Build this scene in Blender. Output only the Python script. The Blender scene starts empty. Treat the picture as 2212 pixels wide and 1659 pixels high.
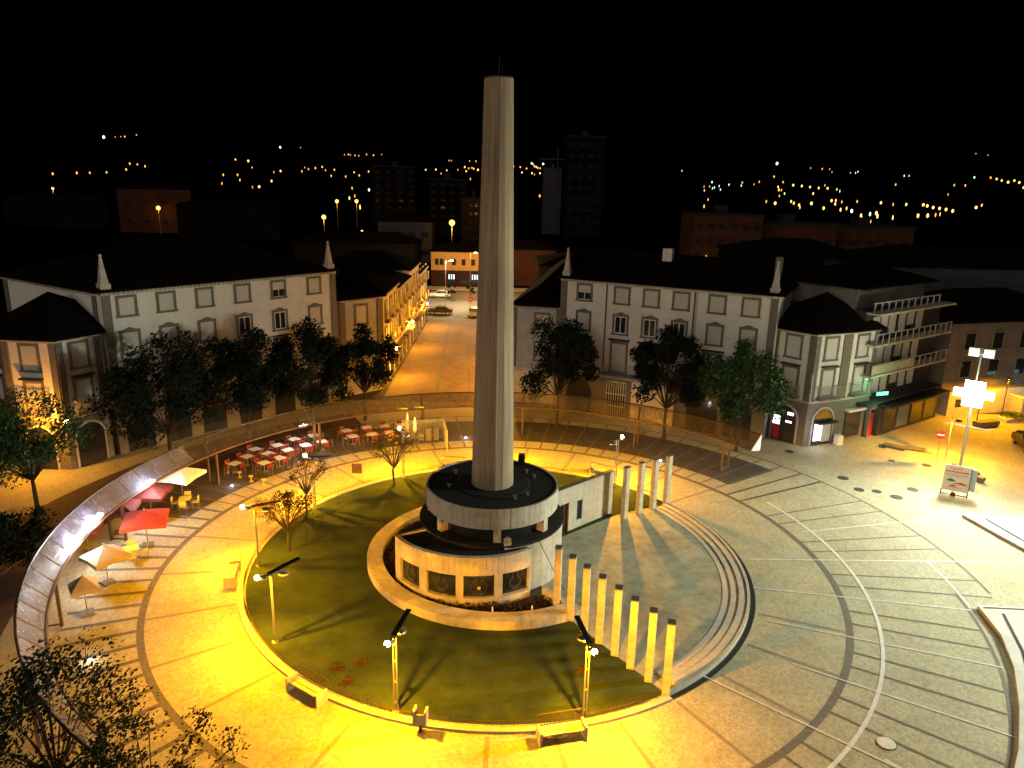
import bpy, bmesh, math, random
from mathutils import Vector, Matrix
R = math.radians
C = bpy.context.scene.collection
sc = bpy.context.scene
rnd = random.Random(7)

# ---------------------------------------------------------------- camera, sky, exposure
cam_d = bpy.data.cameras.new("camera"); cam = bpy.data.objects.new("camera", cam_d); C.objects.link(cam)
PITCH, ROLL = 0.266867, 0.022673
f_ = Vector((0, math.cos(PITCH), -math.sin(PITCH))); u_ = Vector((0, math.sin(PITCH), math.cos(PITCH))); x_ = Vector((1, 0, 0))
xr = x_*math.cos(ROLL) + u_*math.sin(ROLL); ur = -x_*math.sin(ROLL) + u_*math.cos(ROLL)
m = Matrix((xr, ur, -f_)).transposed().to_4x4(); m.translation = Vector((0, 0, 22)); cam.matrix_world = m
cam_d.sensor_width = 36; cam_d.lens = 1621.0/2212*36; cam_d.clip_start = 0.5; cam_d.clip_end = 12000
sc.camera = cam

world = bpy.data.worlds.new("World"); sc.world = world; world.use_nodes = True
wn = world.node_tree; bg = wn.nodes["Background"]
sky = wn.nodes.new("ShaderNodeTexSky"); sky.sky_type = 'NISHITA'; sky.sun_disc = False
sky.sun_elevation = R(-6); sky.sun_rotation = R(200)
wn.links.new(sky.outputs[0], bg.inputs[0]); bg.inputs[1].default_value = 0.12
sun_d = bpy.data.lights.new("fill_sun", 'SUN'); sun_d.energy = 0.75; sun_d.angle = R(45); sun_d.color = (1.0, .87, .74)  # added weak fill, stands in for the general glow on facades and column
sun = bpy.data.objects.new("fill_sun", sun_d); C.objects.link(sun); sun.rotation_euler = Vector((.50, 1, -.24)).to_track_quat('-Z', 'Y').to_euler()
sc.view_settings.view_transform = 'Standard'; sc.view_settings.look = 'None'; sc.view_settings.exposure = 0.0; sc.view_settings.gamma = 1.0
sc.cycles.use_denoising = True; sc.cycles.sample_clamp_indirect = 4.0
sc.cycles.max_bounces = 6; sc.cycles.diffuse_bounces = 3; sc.cycles.transparent_max_bounces = 12
sc.cycles.caustics_reflective = False; sc.cycles.caustics_refractive = False

SODIUM = (1.0, 0.41, 0.002); AMBER = (1.0, 0.38, 0.02); WHITE = (0.95, 1.0, 0.80); COOL = (0.9, 0.95, 1.0)

# ---------------------------------------------------------------- materials
MATS = {}
def mat(name, col, rough=0.8, var=0.25, scale=1.5, bump=0.0, bscale=20, metal=0.0, spec=0.3, col2=None, kind=None, coord='Object', stain=0.0):
    if name in MATS: return MATS[name]
    ma = bpy.data.materials.new(name); ma.use_nodes = True; nt = ma.node_tree; b = nt.nodes["Principled BSDF"]
    b.inputs["Roughness"].default_value = rough; b.inputs["Metallic"].default_value = metal
    b.inputs["Specular IOR Level"].default_value = spec
    tc = nt.nodes.new("ShaderNodeTexCoord"); no = nt.nodes.new("ShaderNodeTexNoise"); no.inputs["Scale"].default_value = scale
    no.inputs["Detail"].default_value = 6; no.inputs["Roughness"].default_value = 0.65
    if kind == 'streak':
        mp = nt.nodes.new("ShaderNodeMapping"); mp.inputs["Scale"].default_value = (3.5, 3.5, .12); nt.links.new(tc.outputs[coord], mp.inputs[0]); nt.links.new(mp.outputs[0], no.inputs[0])
    else: nt.links.new(tc.outputs[coord], no.inputs[0])
    mix = nt.nodes.new("ShaderNodeMix"); mix.data_type = 'RGBA'
    c2 = col2 or tuple(c*(1-var) for c in col)
    mix.inputs[6].default_value = (*[min(1, c*(1+var*0.5)) for c in col], 1) if not col2 else (*col, 1)
    mix.inputs[7].default_value = (*c2, 1)
    ramp = nt.nodes.new("ShaderNodeValToRGB"); ramp.color_ramp.elements[0].position = 0.35; ramp.color_ramp.elements[1].position = 0.65
    nt.links.new(no.outputs[0], ramp.inputs[0]); nt.links.new(ramp.outputs[0], mix.inputs[0])
    last = mix.outputs[2]
    if kind in ('cobble', 'tiles', 'panels', 'grass', 'brick'):
        if kind == 'cobble':
            t = nt.nodes.new("ShaderNodeTexVoronoi"); t.inputs["Scale"].default_value = 9; t.feature = 'F1'
            nt.links.new(tc.outputs[coord], t.inputs[0]); bw = nt.nodes.new("ShaderNodeRGBToBW"); nt.links.new(t.outputs["Color"], bw.inputs[0]); fac = bw.outputs[0]; amt = 0.4
        elif kind == 'tiles':
            t = nt.nodes.new("ShaderNodeTexWave"); t.inputs["Scale"].default_value = 4.0; t.bands_direction = 'X'; t.inputs["Distortion"].default_value = 0.3
            nt.links.new(tc.outputs[coord], t.inputs[0]); fac = t.outputs["Color"]; amt = 0.5
        elif kind == 'grass':
            t = nt.nodes.new("ShaderNodeTexNoise"); t.inputs["Scale"].default_value = 30; t.inputs["Detail"].default_value = 3
            nt.links.new(tc.outputs[coord], t.inputs[0]); fac = t.outputs[0]; amt = 0.8
        else:
            t = nt.nodes.new("ShaderNodeTexBrick"); t.inputs["Scale"].default_value = 1.0
            t.inputs["Color1"].default_value = (1, 1, 1, 1); t.inputs["Color2"].default_value = (.72, .72, .72, 1); t.inputs["Mortar"].default_value = (.25, .25, .25, 1)
            if kind == 'panels': t.inputs["Brick Width"].default_value = 0.42; t.inputs["Row Height"].default_value = 9.0; t.inputs["Mortar Size"].default_value = 0.012
            else: t.inputs["Brick Width"].default_value = 0.6; t.inputs["Row Height"].default_value = 0.3; t.inputs["Mortar Size"].default_value = 0.02
            nt.links.new(tc.outputs[coord], t.inputs[0]); fac = t.outputs[0]; amt = 0.6
        mx = nt.nodes.new("ShaderNodeMix"); mx.data_type = 'RGBA'; mx.blend_type = 'MULTIPLY'; mx.inputs[0].default_value = amt
        nt.links.new(last, mx.inputs[6]); nt.links.new(fac, mx.inputs[7]); last = mx.outputs[2]
    if stain > 0:
        n2 = nt.nodes.new("ShaderNodeTexNoise"); n2.inputs["Scale"].default_value = 0.22; n2.inputs["Detail"].default_value = 8; n2.inputs["Roughness"].default_value = 0.7
        nt.links.new(tc.outputs[coord], n2.inputs[0]); r2 = nt.nodes.new("ShaderNodeValToRGB")
        r2.color_ramp.elements[0].position = 0.36; r2.color_ramp.elements[0].color = (1-stain,)*3+(1,); r2.color_ramp.elements[1].position = 0.6
        nt.links.new(n2.outputs[0], r2.inputs[0])
        mx = nt.nodes.new("ShaderNodeMix"); mx.data_type = 'RGBA'; mx.blend_type = 'MULTIPLY'; mx.inputs[0].default_value = 1
        nt.links.new(last, mx.inputs[6]); nt.links.new(r2.outputs[0], mx.inputs[7]); last = mx.outputs[2]
    nt.links.new(last, b.inputs["Base Color"])
    if bump > 0:
        n3 = nt.nodes.new("ShaderNodeTexNoise"); n3.inputs["Scale"].default_value = bscale; n3.inputs["Detail"].default_value = 4
        nt.links.new(tc.outputs[coord], n3.inputs[0]); bp = nt.nodes.new("ShaderNodeBump"); bp.inputs["Strength"].default_value = bump
        bp.inputs["Distance"].default_value = 0.05
        nt.links.new(n3.outputs[0], bp.inputs["Height"]); nt.links.new(bp.outputs[0], b.inputs["Normal"])
    MATS[name] = ma; return ma

def emit(name, col, strength, sample=False):
    if name in MATS: return MATS[name]
    ma = bpy.data.materials.new(name); ma.use_nodes = True; nt = ma.node_tree; nt.nodes.clear()
    o = nt.nodes.new("ShaderNodeOutputMaterial"); e = nt.nodes.new("ShaderNodeEmission")
    e.inputs[0].default_value = (*col, 1); e.inputs[1].default_value = strength; nt.links.new(e.outputs[0], o.inputs[0])
    if not sample: ma.cycles.emission_sampling = 'NONE'
    MATS[name] = ma; return ma

def glassy(name, tint, fac, rough=0.15, body=(0.35, 0.35, 0.38)):
    if name in MATS: return MATS[name]
    ma = bpy.data.materials.new(name); ma.use_nodes = True; nt = ma.node_tree
    b = nt.nodes["Principled BSDF"]; b.inputs["Base Color"].default_value = (*body, 1); b.inputs["Roughness"].default_value = rough
    t = nt.nodes.new("ShaderNodeBsdfTransparent"); t.inputs[0].default_value = (*tint, 1)
    mx = nt.nodes.new("ShaderNodeMixShader"); out = nt.nodes["Material Output"]
    tc = nt.nodes.new("ShaderNodeTexCoord"); no = nt.nodes.new("ShaderNodeTexNoise"); no.inputs["Scale"].default_value = 1.3; no.inputs["Detail"].default_value = 5
    nt.links.new(tc.outputs["Object"], no.inputs[0])
    mr = nt.nodes.new("ShaderNodeMapRange"); mr.inputs[1].default_value = 0.3; mr.inputs[2].default_value = 0.7
    mr.inputs[3].default_value = fac*0.6; mr.inputs[4].default_value = min(1, fac*1.5)
    nt.links.new(no.outputs[0], mr.inputs[0]); nt.links.new(mr.outputs[0], mx.inputs[0])
    nt.links.new(t.outputs[0], mx.inputs[1]); nt.links.new(b.outputs[0], mx.inputs[2]); nt.links.new(mx.outputs[0], out.inputs[0])
    MATS[name] = ma; return ma

m_pave = mat('cream_cobbles', (.53, .485, .31), 0.7, .10, .5, .3, 14, kind='cobble', stain=.13, spec=.25)
m_dark_line = mat('dark_basalt', (.15, .13, .095), .7, .3, 5, .2, 20)
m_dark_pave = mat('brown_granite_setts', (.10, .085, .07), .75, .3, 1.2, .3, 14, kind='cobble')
m_white_line = mat('white_marble', (.66, .65, .60), .6, .12, 3)
m_slab = mat('pale_stone_slab', (.60, .58, .52), .6, .15, 1.2, stain=.15)
m_stage = mat('stage_granite', (.42, .42, .31), .6, .25, 1.5, .2, 18, stain=.35)
m_step = mat('step_granite', (.50, .48, .41), .6, .15, 3)
m_grass = mat('lawn', (.056, .088, .010), .95, .4, .5, .6, 40, kind='grass', col2=(.018, .036, .005))
m_trav = mat('travertine', (.56, .50, .38), .6, .25, 2.2, .05, 10, kind=None, stain=.2)
m_trav_panel = mat('travertine_panels', (.58, .52, .40), .6, .2, 1.8, .05, 10, stain=.25)
m_col = mat('column_stone', (.36, .275, .175), .75, .32, 1.6, .08, 12, kind='streak', stain=.12)
m_roofblack = mat('bitumen_roof', (.018, .018, .02), .9, .3, 3)
m_wall = mat('white_render', (.76, .71, .62), .85, .08, 1.5, stain=.08)
m_wall_old = mat('grey_render', (.50, .47, .42), .85, .18, 1.2, stain=.2)
m_granite = mat('granite_trim', (.165, .145, .115), .75, .25, 6, .1, 30)
m_shutter = mat('roller_shutter', (.56, .52, .45), .6, .06, 4)
m_darkglass = mat('dark_glass', (.02, .022, .025), .08, .2, 3, spec=.6)
m_tile = mat('dark_roof_tiles', (.012, .009, .007), 1.0, .4, 2, .6, 8, spec=.05, kind='tiles')
m_metal = mat('galvanised_metal', (.45, .44, .42), .35, .1, 6, metal=.8)
m_darkmetal = mat('dark_painted_metal', (.03, .028, .027), .45, .2, 6, metal=.3)
m_brownmetal = mat('brown_painted_metal', (.10, .055, .03), .55, .2, 6, metal=.2)
m_iron = mat('wrought_iron', (.35, .33, .30), .5, .1, 6, metal=.2)
m_red = mat('red_plastic', (.15, .018, .018), .45, .1, 6)
m_white = mat('white_plastic', (.75, .75, .72), .4, .05, 6)
m_yellow = mat('yellow_plastic', (.65, .50, .05), .45, .1, 6)
m_redcloth = mat('red_canvas', (.38, .045, .02), .85, .15, 3)
m_darkred = mat('dark_red_canvas', (.13, .025, .022), .85, .2, 3)
m_whitecloth = mat('white_canvas', (.80, .80, .78), .85, .05, 3)
m_tancloth = mat('tan_canvas', (.32, .24, .13), .85, .1, 3)
m_wood = mat('bench_wood', (.55, .46, .30), .45, .2, 6)
m_bark = mat('bark', (.055, .038, .024), .9, .4, 8, .4, 20)
m_leaf = mat('dark_leaves', (.012, .017, .007), .9, .5, 1.5, spec=.1)
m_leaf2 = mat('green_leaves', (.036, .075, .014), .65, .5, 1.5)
m_leaf3 = mat('dry_brown_leaves', (.045, .026, .011), .8, .5, 3)
m_soil = mat('dark_soil', (.06, .045, .03), .95, .4, 4)
m_asphalt = mat('asphalt', (.055, .052, .05), .85, .3, .8, .2, 20)
m_street = mat('street_granite', (.30, .22, .13), .75, .25, .7, .25, 12, kind='cobble', stain=.3)
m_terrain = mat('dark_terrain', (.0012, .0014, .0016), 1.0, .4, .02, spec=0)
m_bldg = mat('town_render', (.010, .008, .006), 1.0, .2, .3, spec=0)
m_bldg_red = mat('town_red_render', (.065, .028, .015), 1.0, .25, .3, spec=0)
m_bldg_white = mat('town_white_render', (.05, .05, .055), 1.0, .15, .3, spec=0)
m_canopy = glassy('canopy_glass', (.75, .72, .68), .20, .35, (.12, .105, .10))
m_canopy_lit = glassy('canopy_glass_lit', (.8, .8, .84), .42, .45, (.17, .175, .25))  # paler copy of the canopy glass, white flood light put into its colour
m_roofglass = glassy('wind_screen_glass', (.85, .87, .85), .18, .1, (.5, .5, .5))
m_pane = glassy('window_pane', (.3, .3, .3), .8, .05, (.03, .03, .035))
e_sod = emit('sodium_bulb', (1.0, .78, .30), 60); e_white = emit('flood_led', (1, 1, 1), 80)
e_spot = emit('led_spot', (.85, .85, 1.0), 18); e_shop = emit('lit_shop_window', (.88, .86, 1.0), 3.2)
e_green = emit('green_led', (.10, 1.0, .45), 5.0, True); e_warm = emit('warm_lamp', (1, .5, .12), 8)
e_yel = emit('amber_panel', (1.0, .78, .02), 1.1); e_far_o = emit('far_sodium', (1.0, .36, .06), 2.6)
e_far_w = emit('far_white', (.8, .9, 1.0), 4.0); e_far_g = emit('far_green', (.45, 1.0, .65), 2.5); e_far_y = emit('far_yellow', (1.0, .47, .10), 3.6)
e_far_d = emit('far_dim', (1.0, .40, .10), 1.6)

# ---------------------------------------------------------------- helpers
class MB:
    def __init__(s): s.v = []; s.f = []; s.mi = []; s.cur = 0
    def add(s, vs, fs):
        o = len(s.v); s.v += [tuple(v) for v in vs]; s.f += [tuple(i+o for i in f) for f in fs]; s.mi += [s.cur]*len(fs); return s
    def box(s, x0, x1, y0, y1, z0, z1, a=0, ox=0, oy=0):
        vs = [(x, y, z) for x in (x0, x1) for y in (y0, y1) for z in (z0, z1)]
        if a or ox or oy:
            ca, sa = math.cos(a), math.sin(a); vs = [(ox+x*ca-y*sa, oy+x*sa+y*ca, z) for x, y, z in vs]
        return s.add(vs, [(0, 1, 3, 2), (4, 6, 7, 5), (0, 4, 5, 1), (2, 3, 7, 6), (0, 2, 6, 4), (1, 5, 7, 3)])
    def prism(s, poly, z0, z1, cap=True):
        n = len(poly); vs = [(x, y, z0) for x, y in poly]+[(x, y, z1) for x, y in poly]
        fs = [(i, (i+1) % n, n+(i+1) % n, n+i) for i in range(n)]
        if cap: fs += [tuple(range(n-1, -1, -1)), tuple(range(n, 2*n))]
        return s.add(vs, fs)
    def ring(s, cx, cy, r0, r1, a0, a1, z0, z1, n=None, full=False, z0b=None):
        n = n or max(2, int(abs(a1-a0)/R(3))+1); vs = []; fs = []
        for i in range(n+1):
            a = a0+(a1-a0)*i/n; c, d = math.cos(a), math.sin(a)
            vs += [(cx+r0*c, cy+r0*d, z0), (cx+r1*c, cy+r1*d, z0), (cx+r1*c, cy+r1*d, z1), (cx+r0*c, cy+r0*d, z1)]
        for i in range(n):
            b = 4*i
            fs += [(b+3, b+2, b+6, b+7), (b+1, b+5, b+6, b+2), (b, b+3, b+7, b+4), (b, b+4, b+5, b+1)]
        if not full: fs += [(0, 1, 2, 3), (4*n, 4*n+3, 4*n+2, 4*n+1)]
        return s.add(vs, fs)
    def sheet(s, cx, cy, r0, r1, a0, a1, z, n=None):
        n = n or max(1, int(abs(a1-a0)/R(2))+1); vs = []; fs = []
        for i in range(n+1):
            a = a0+(a1-a0)*i/n; c, d = math.cos(a), math.sin(a); vs += [(cx+r0*c, cy+r0*d, z), (cx+r1*c, cy+r1*d, z)]
        for i in range(n): b = 2*i; fs.append((b, b+1, b+3, b+2))
        return s.add(vs, fs)
    def poly(s, pts, z): return s.add([(x, y, z) for x, y in pts], [tuple(range(len(pts)))])
    def strip(s, p, q, w, z):
        p = Vector(p); q = Vector(q); d = (q-p).normalized(); n = Vector((-d.y, d.x))*w/2
        return s.poly([p+n, p-n, q-n, q+n], z)
    def tube(s, p, q, r0, r1=None, n=8, cap=True):
        r1 = r0 if r1 is None else r1; p = Vector(p); q = Vector(q); d = (q-p).normalized()
        a = d.orthogonal().normalized(); b = d.cross(a); vs = []
        for c, r in ((p, r0), (q, r1)):
            for i in range(n):
                t = 2*math.pi*i/n; vs.append(c+a*r*math.cos(t)+b*r*math.sin(t))
        fs = [(i, (i+1) % n, n+(i+1) % n, n+i) for i in range(n)]
        if cap: fs += [tuple(range(n-1, -1, -1)), tuple(range(n, 2*n))]
        return s.add(vs, fs)
    def lathe(s, cx, cy, prof, n=16, a0=0.0):
        vs = []; fs = []
        for r, z in prof:
            for i in range(n): t = a0+2*math.pi*i/n; vs.append((cx+r*math.cos(t), cy+r*math.sin(t), z))
        for k in range(len(prof)-1):
            for i in range(n): j = (i+1) % n; fs.append((k*n+i, k*n+j, (k+1)*n+j, (k+1)*n+i))
        fs += [tuple(range(n-1, -1, -1)), tuple((len(prof)-1)*n+i for i in range(n))]
        return s.add(vs, fs)
    def ball(s, c, r, n=10, m=6, sz=1.0):
        prof = [(max(1e-3, r*math.sin(math.pi*k/m)), c[2]-sz*r*math.cos(math.pi*k/m)) for k in range(m+1)]
        return s.lathe(c[0], c[1], prof, n)
    def mesh(s, name, mats):
        me = bpy.data.meshes.new(name); me.from_pydata(s.v, [], s.f); me.update()
        bm = bmesh.new(); bm.from_mesh(me); bmesh.ops.recalc_face_normals(bm, faces=bm.faces); bm.to_mesh(me); bm.free()
        for ma in (mats if isinstance(mats, (list, tuple)) else [mats]): me.materials.append(ma)
        if len(set(s.mi)) > 1: me.polygons.foreach_set('material_index', s.mi)
        return me
    def build(s, name, mats, parent=None, smooth=False, loc=(0, 0, 0), rz=0):
        me = s.mesh(name, mats)
        if smooth: me.polygons.foreach_set('use_smooth', [True]*len(me.polygons)); me.update()
        o = bpy.data.objects.new(name, me); C.objects.link(o); o.location = loc; o.rotation_euler = (0, 0, rz)
        if parent: o.parent = parent
        return o

def tag(o, label=None, cat=None, group=None, kind=None):
    if label: o['label'] = label
    if cat: o['category'] = cat
    if group: o['group'] = group
    if kind: o['kind'] = kind
    return o
def empty(name, label, cat, loc=(0, 0, 0), rz=0, group=None):
    o = bpy.data.objects.new(name, None); C.objects.link(o); o.location = loc; o.rotation_euler = (0, 0, rz); o.empty_display_size = .3
    return tag(o, label, cat, group)
def kids(o): return [c for c in bpy.data.objects if c.parent == o]
def clone(root, loc, rz, label, group=None, tree=None):
    r = root.copy(); C.objects.link(r); r.location = loc; r.rotation_euler = (0, 0, rz); r['label'] = label
    if group: r['group'] = group
    for ch, gs in (tree if tree is not None else [(c, kids(c)) for c in kids(root)]):
        c = ch.copy(); C.objects.link(c); c.parent = r
        for g in gs: d = g.copy(); C.objects.link(d); d.parent = c
    return r
def treeof(root): return [(c, kids(c)) for c in kids(root)]
def light(name, loc, power, col, parent=None, radius=.08, spot=None, aim=None, blend=1.0):
    l = bpy.data.lights.new(name, 'SPOT' if spot else 'POINT'); l.energy = power; l.color = col; l.shadow_soft_size = radius
    if spot: l.spot_size = spot; l.spot_blend = blend
    o = bpy.data.objects.new(name, l); C.objects.link(o)
    o.location = loc
    if aim is not None:
        d = Vector(aim)-Vector(loc); o.rotation_euler = d.to_track_quat('-Z', 'Y').to_euler()
    if parent:
        o.parent = parent
    return o
def struct(o): o['kind'] = 'structure'; return o
CX, CY = -0.55, 40.65
def pol(r, deg): return (CX+r*math.cos(R(deg)), CY+r*math.sin(R(deg)))

# ---------------------------------------------------------------- terrain and hills
def hz(x, y):
    d = math.hypot(x, y); t = max(0.0, d-700.0); h = t*0.075
    return -0.15 + min(h, 330) * (1.0 if d < 5200 else 1.0)
tv, tf = [], []
rads = [0.01, 60, 120, 200, 300, 450, 600, 700, 800, 1000, 1300, 1700, 2200, 2800, 3500, 4300, 5200, 6500]
NA = 72
for r in rads:
    for i in range(NA):
        a = 2*math.pi*i/NA; x, y = r*math.cos(a), r*math.sin(a)
        z = hz(x, y); z += (0 if r <= 700 else 14*math.sin(a*7+r*.002)*min(1, (r-700)/2500)) if r < 5000 else 30*math.sin(a*5)
        tv.append((x, y, z))
for k in range(len(rads)-1):
    for i in range(NA): j = (i+1) % NA; tf.append((k*NA+i, k*NA+j, (k+1)*NA+j, (k+1)*NA+i))
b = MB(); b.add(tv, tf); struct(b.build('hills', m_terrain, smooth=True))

# ---------------------------------------------------------------- plaza surfaces
b = MB(); b.poly([(-75, -25), (80, -25), (80, 110), (-75, 110)], -.03); struct(b.build('ground', m_asphalt))
b = MB(); b.poly([(-46, -5), (52, -5), (52, 73), (-46, 73)], 0.0); struct(b.build('plaza_paving', m_pave))
b = MB(); b.poly([(-13.2, 73.05), (0.6, 73.05), (0.6, 118), (-13.6, 118)], -.002); struct(b.build('street', m_street))
b = MB(); b.poly([(-60, 118.1), (60, 118.1), (60, 150), (-60, 150)], -.004); struct(b.build('cross_road', mat('pale_asphalt', (.22, .21, .19), .8, .15, .5)))
b = MB(); b.poly([(-60, 150.1), (60, 150.1), (60, 156), (-60, 156)], .1); struct(b.build('pavement', m_slab))
b = MB()
for p, q in (((-10.0, 115), (-8.8, 93)), ((-8.6, 89.5), (-7.9, 76)), ((-6.2, 106), (-5.6, 92)), ((-5.3, 88), (-4.4, 76)), ((-13, 93), (0.4, 90.5))):
    b.strip(p, q, .3 if p[0] > -12 else .5, .004)
struct(b.build('street_gutter_lines', m_dark_line))
# dark granite ring carrying the canopy
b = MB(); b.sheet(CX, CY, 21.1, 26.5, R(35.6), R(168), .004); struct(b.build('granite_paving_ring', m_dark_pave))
b = MB(); b.sheet(CX, CY, 25.6, 31.5, R(118), R(236), .003); struct(b.build('service_road', mat('brown_setts', (.13, .075, .045), .8, .3, 1.0, .3, 12, kind='cobble', stain=.3)))
b = MB(); b.sheet(CX, CY, 19.2, 19.55, 0, 2*math.pi, .008, 180); b.sheet(CX, CY, 27.85, 28.02, R(-5.6), R(200), .008, 100)
b.sheet(CX, CY, 25.85, 26.02, R(-60), R(-6.2), .008, 40)
struct(b.build('dark_paving_ring_lines', m_dark_line))
b = MB()
def spoke(a, r0, r1, w=.13): b.strip(pol(r0, a), pol(r1, a), w, .012)
base = 5.25
for k in range(-6, 3):
    for o in (0, 3.75):
        a = base-0.02+k*11.6+o-0.0
        if k <= -1: spoke(a-.2, 19.55, 27.85 if k >= -1 else 25.85, .13)
        else: spoke(a, 19.55, 27.85, .13)
for i in range(96):
    a = 28.5+i*3.75
    if 28 < a % 360 < 240: spoke(a, 19.55, 23.0 if a % 360 > 165 else 27.8, .27 if a % 360 > 160 else .13)
struct(b.build('dark_paving_spokes', m_dark_line))
b = MB()
for a in (-112.2, -90.5, -79.8, -68.7, -57, -45, -33, -21, 36, 47.5, 60, 72, 84, 96, 108, 120, 133, 146, 160, 174, 188, 202, 215, 228): b.strip(pol(14.9, a), pol(19.2, a), .2, .006)
struct(b.build('faint_paving_spokes', mat('faint_basalt', (.25, .22, .165), .75, .2, 5)))
b = MB(); b.sheet(-1.45, 40.98, 21.72, 21.9, R(-55), R(24), .016, 60)
b.sheet(-1.45, 40.98, 26.0+1.0, 27.12, R(-10), R(1.5), .016, 12)
for p, q in (((14.71, 41.29), (34, 41.75)), ((13.89, 37.96), (25.32, 36.09)), ((13.71, 34.65), (23.76, 31.12)), ((13.68, 31.06), (21.38, 26.37)), ((9.13, 30.01), (15.9, 24.2)), ((19.55, 45.25), (29.5, 47.7)), ((15.2, 25.0), (17.5, 22.4))):
    b.strip(p, q, .10, .020)
struct(b.build('white_paving_lines', m_white_line))
# pale raised slabs at right edge (low fountain plinth)
def raised(name, label, pts, z, mt):
    b = MB(); b.prism(pts, 0, z); o = b.build(name, mt); return tag(o, label, 'plinth')
A = [(25.59, 36.33), (25.15, 33.6), (24.1, 30.9), (22.6, 28.2), (20.9, 25.6), (19.6, 24.0), (34, 20), (36, 36.0)]
raised('stone_plinth', 'low pale stone plinth with a curved edge by the right side of the square', A, .2, m_slab)
b = MB(); b.strip((26.47, 35.53), (25.3, 32.1), .14, .216); b.strip((25.3, 32.1), (23.2, 28.0), .14, .216); b.strip((25.75, 36.1), (36, 35.6), .10, .216); struct(b.build('plinth_groove_line', m_darkmetal))
raised('stone_plinth', 'low pale stone plinth behind the curved one, beside the floodlight mast', [(31.55, 48.16), (32.1, 45.4), (32.9, 41.9), (40, 40), (40, 47.8)], .18, m_slab)
b = MB(); b.strip((32.72, 47.5), (33.25, 44.13), .16, .2); b.strip((31.5, 48.22), (29.4, 47.75), .12, .02); struct(b.build('plinth_groove_line', m_darkmetal))
# manholes
mh = MB(); mh.lathe(0, 0, [(.38, 0), (.38, .018), (.30, .022)], 20)
mo = mh.build('manhole_cover', mat('cast_iron', (.05, .045, .04), .6, .2, 10)); first = True
for i, (x, y, s, l) in enumerate([(23.86, 60.56, 1, 'in front of the arched shop'), (26.04, 54.81, 1.1, 'leftmost of the row on the pale paving'), (26.3, 52.56, 1.0, 'second of the row on the pale paving'), (27.5, 52.27, .9, 'third of the row, darkest'), (28.48, 51.28, 1.15, 'largest of the row, nearest the pavement lines'), (30.46, 52.8, 1.1, 'furthest right, towards the white sign board'), (32.57, 62.24, .8, 'beside the low steps of the dark block'), (34.26, 58.0, 1.0, 'in the yellow pool of light'), (15.7, 25.88, 1.0, 'alone among the white lines'), (31.8, 58.9, .7, 'small one between the tower and the road sign')]):
    o = mo if first else mo.copy()
    if not first: C.objects.link(o)
    first = False; o.location = (x, y, .002); o.scale = (s, s, 1); tag(o, 'round manhole cover '+l, 'manhole cover', 'manhole covers in the paving')
o = MB().lathe(0, 0, [(.36, 0), (.36, .02), (.14, .024)], 24).build('drain_ring', m_white_line, loc=(15.68, 25.88, .026)); tag(o, 'pale ring cap on the lone cover among the white lines', 'drain cap')

# ---------------------------------------------------------------- lawn, kerb, fence, stage
P0 = (1.95, 36.2); P1 = (7.20, 28.45)            # pillar line near
Q0 = (7.15, 46.95); Q1 = (11.2, 49.3)             # pillar line far
def ang(p): return math.degrees(math.atan2(p[1]-CY, p[0]-CX))
aP, aQ = ang(P1), ang(Q1)                        # about -57 and 36
pts = [pol(14.35, aQ+(360+aP-aQ)*i/120) for i in range(121)]
pts += [P1, P0, (1.7, 42.1), Q0, Q1][1:]
b = MB(); b.prism(pts, .0, .09); tag(b.build('lawn', m_grass), kind='structure')
b = MB(); b.ring(CX, CY, 14.35, 14.75, R(aQ-1), R(360+aP), 0, .14, 140); o = b.build('lawn_kerb', m_trav); struct(o)
# low wire fence along the kerb
fe = empty('low_fence', 'low fence of thin rods standing around the edge of the lawn', 'fence')
b = MB(); n = 520
for i in range(n):
    a = aQ+4+(360+aP-aQ-6)*i/n; x, y = pol(14.42, a); b.tube((x, y, .1), (x, y, .62), .011, .008, 4)
b.build('rods', m_brownmetal, fe)
b = MB(); b.ring(CX, CY, 14.40, 14.43, R(aQ+4), R(360+aP-2), .36, .385, 140); b.build('rail', m_brownmetal, fe)
# stage
st = empty('round_stage', 'paved round stage with shallow curved steps beside the pillars', 'stage')
b = MB(); pts = [pol(12.95, aP+.5+(aQ-aP-1)*i/60) for i in range(61)]+[Q1, Q0, (6.9, 47.0), (1.8, 42.3), P0, P1]
b.prism(pts, 0, .05); b.build('floor', m_stage, st)
for k, r in enumerate((12.97, 13.4, 13.83)):
    b = MB(); b.ring(CX, CY, r, r+.41, R(aP+3.5), R(aQ-1), 0, .07+.05*k, 60); b.build('step', m_step, st)
b = MB(); b.ring(CX, CY, 14.27, 14.42, R(aP+.6), R(aQ-.5), 0, .22, 70); b.build('rim', m_step, st)
b = MB(); b.sheet(CX, CY, 14.46, 14.72, R(aP+.4), R(aQ-.5), .014, 60); struct(b.build('stage_shade_line', m_darkmetal))  # shade along the rim's outer foot, laid down as a dark strip
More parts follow.
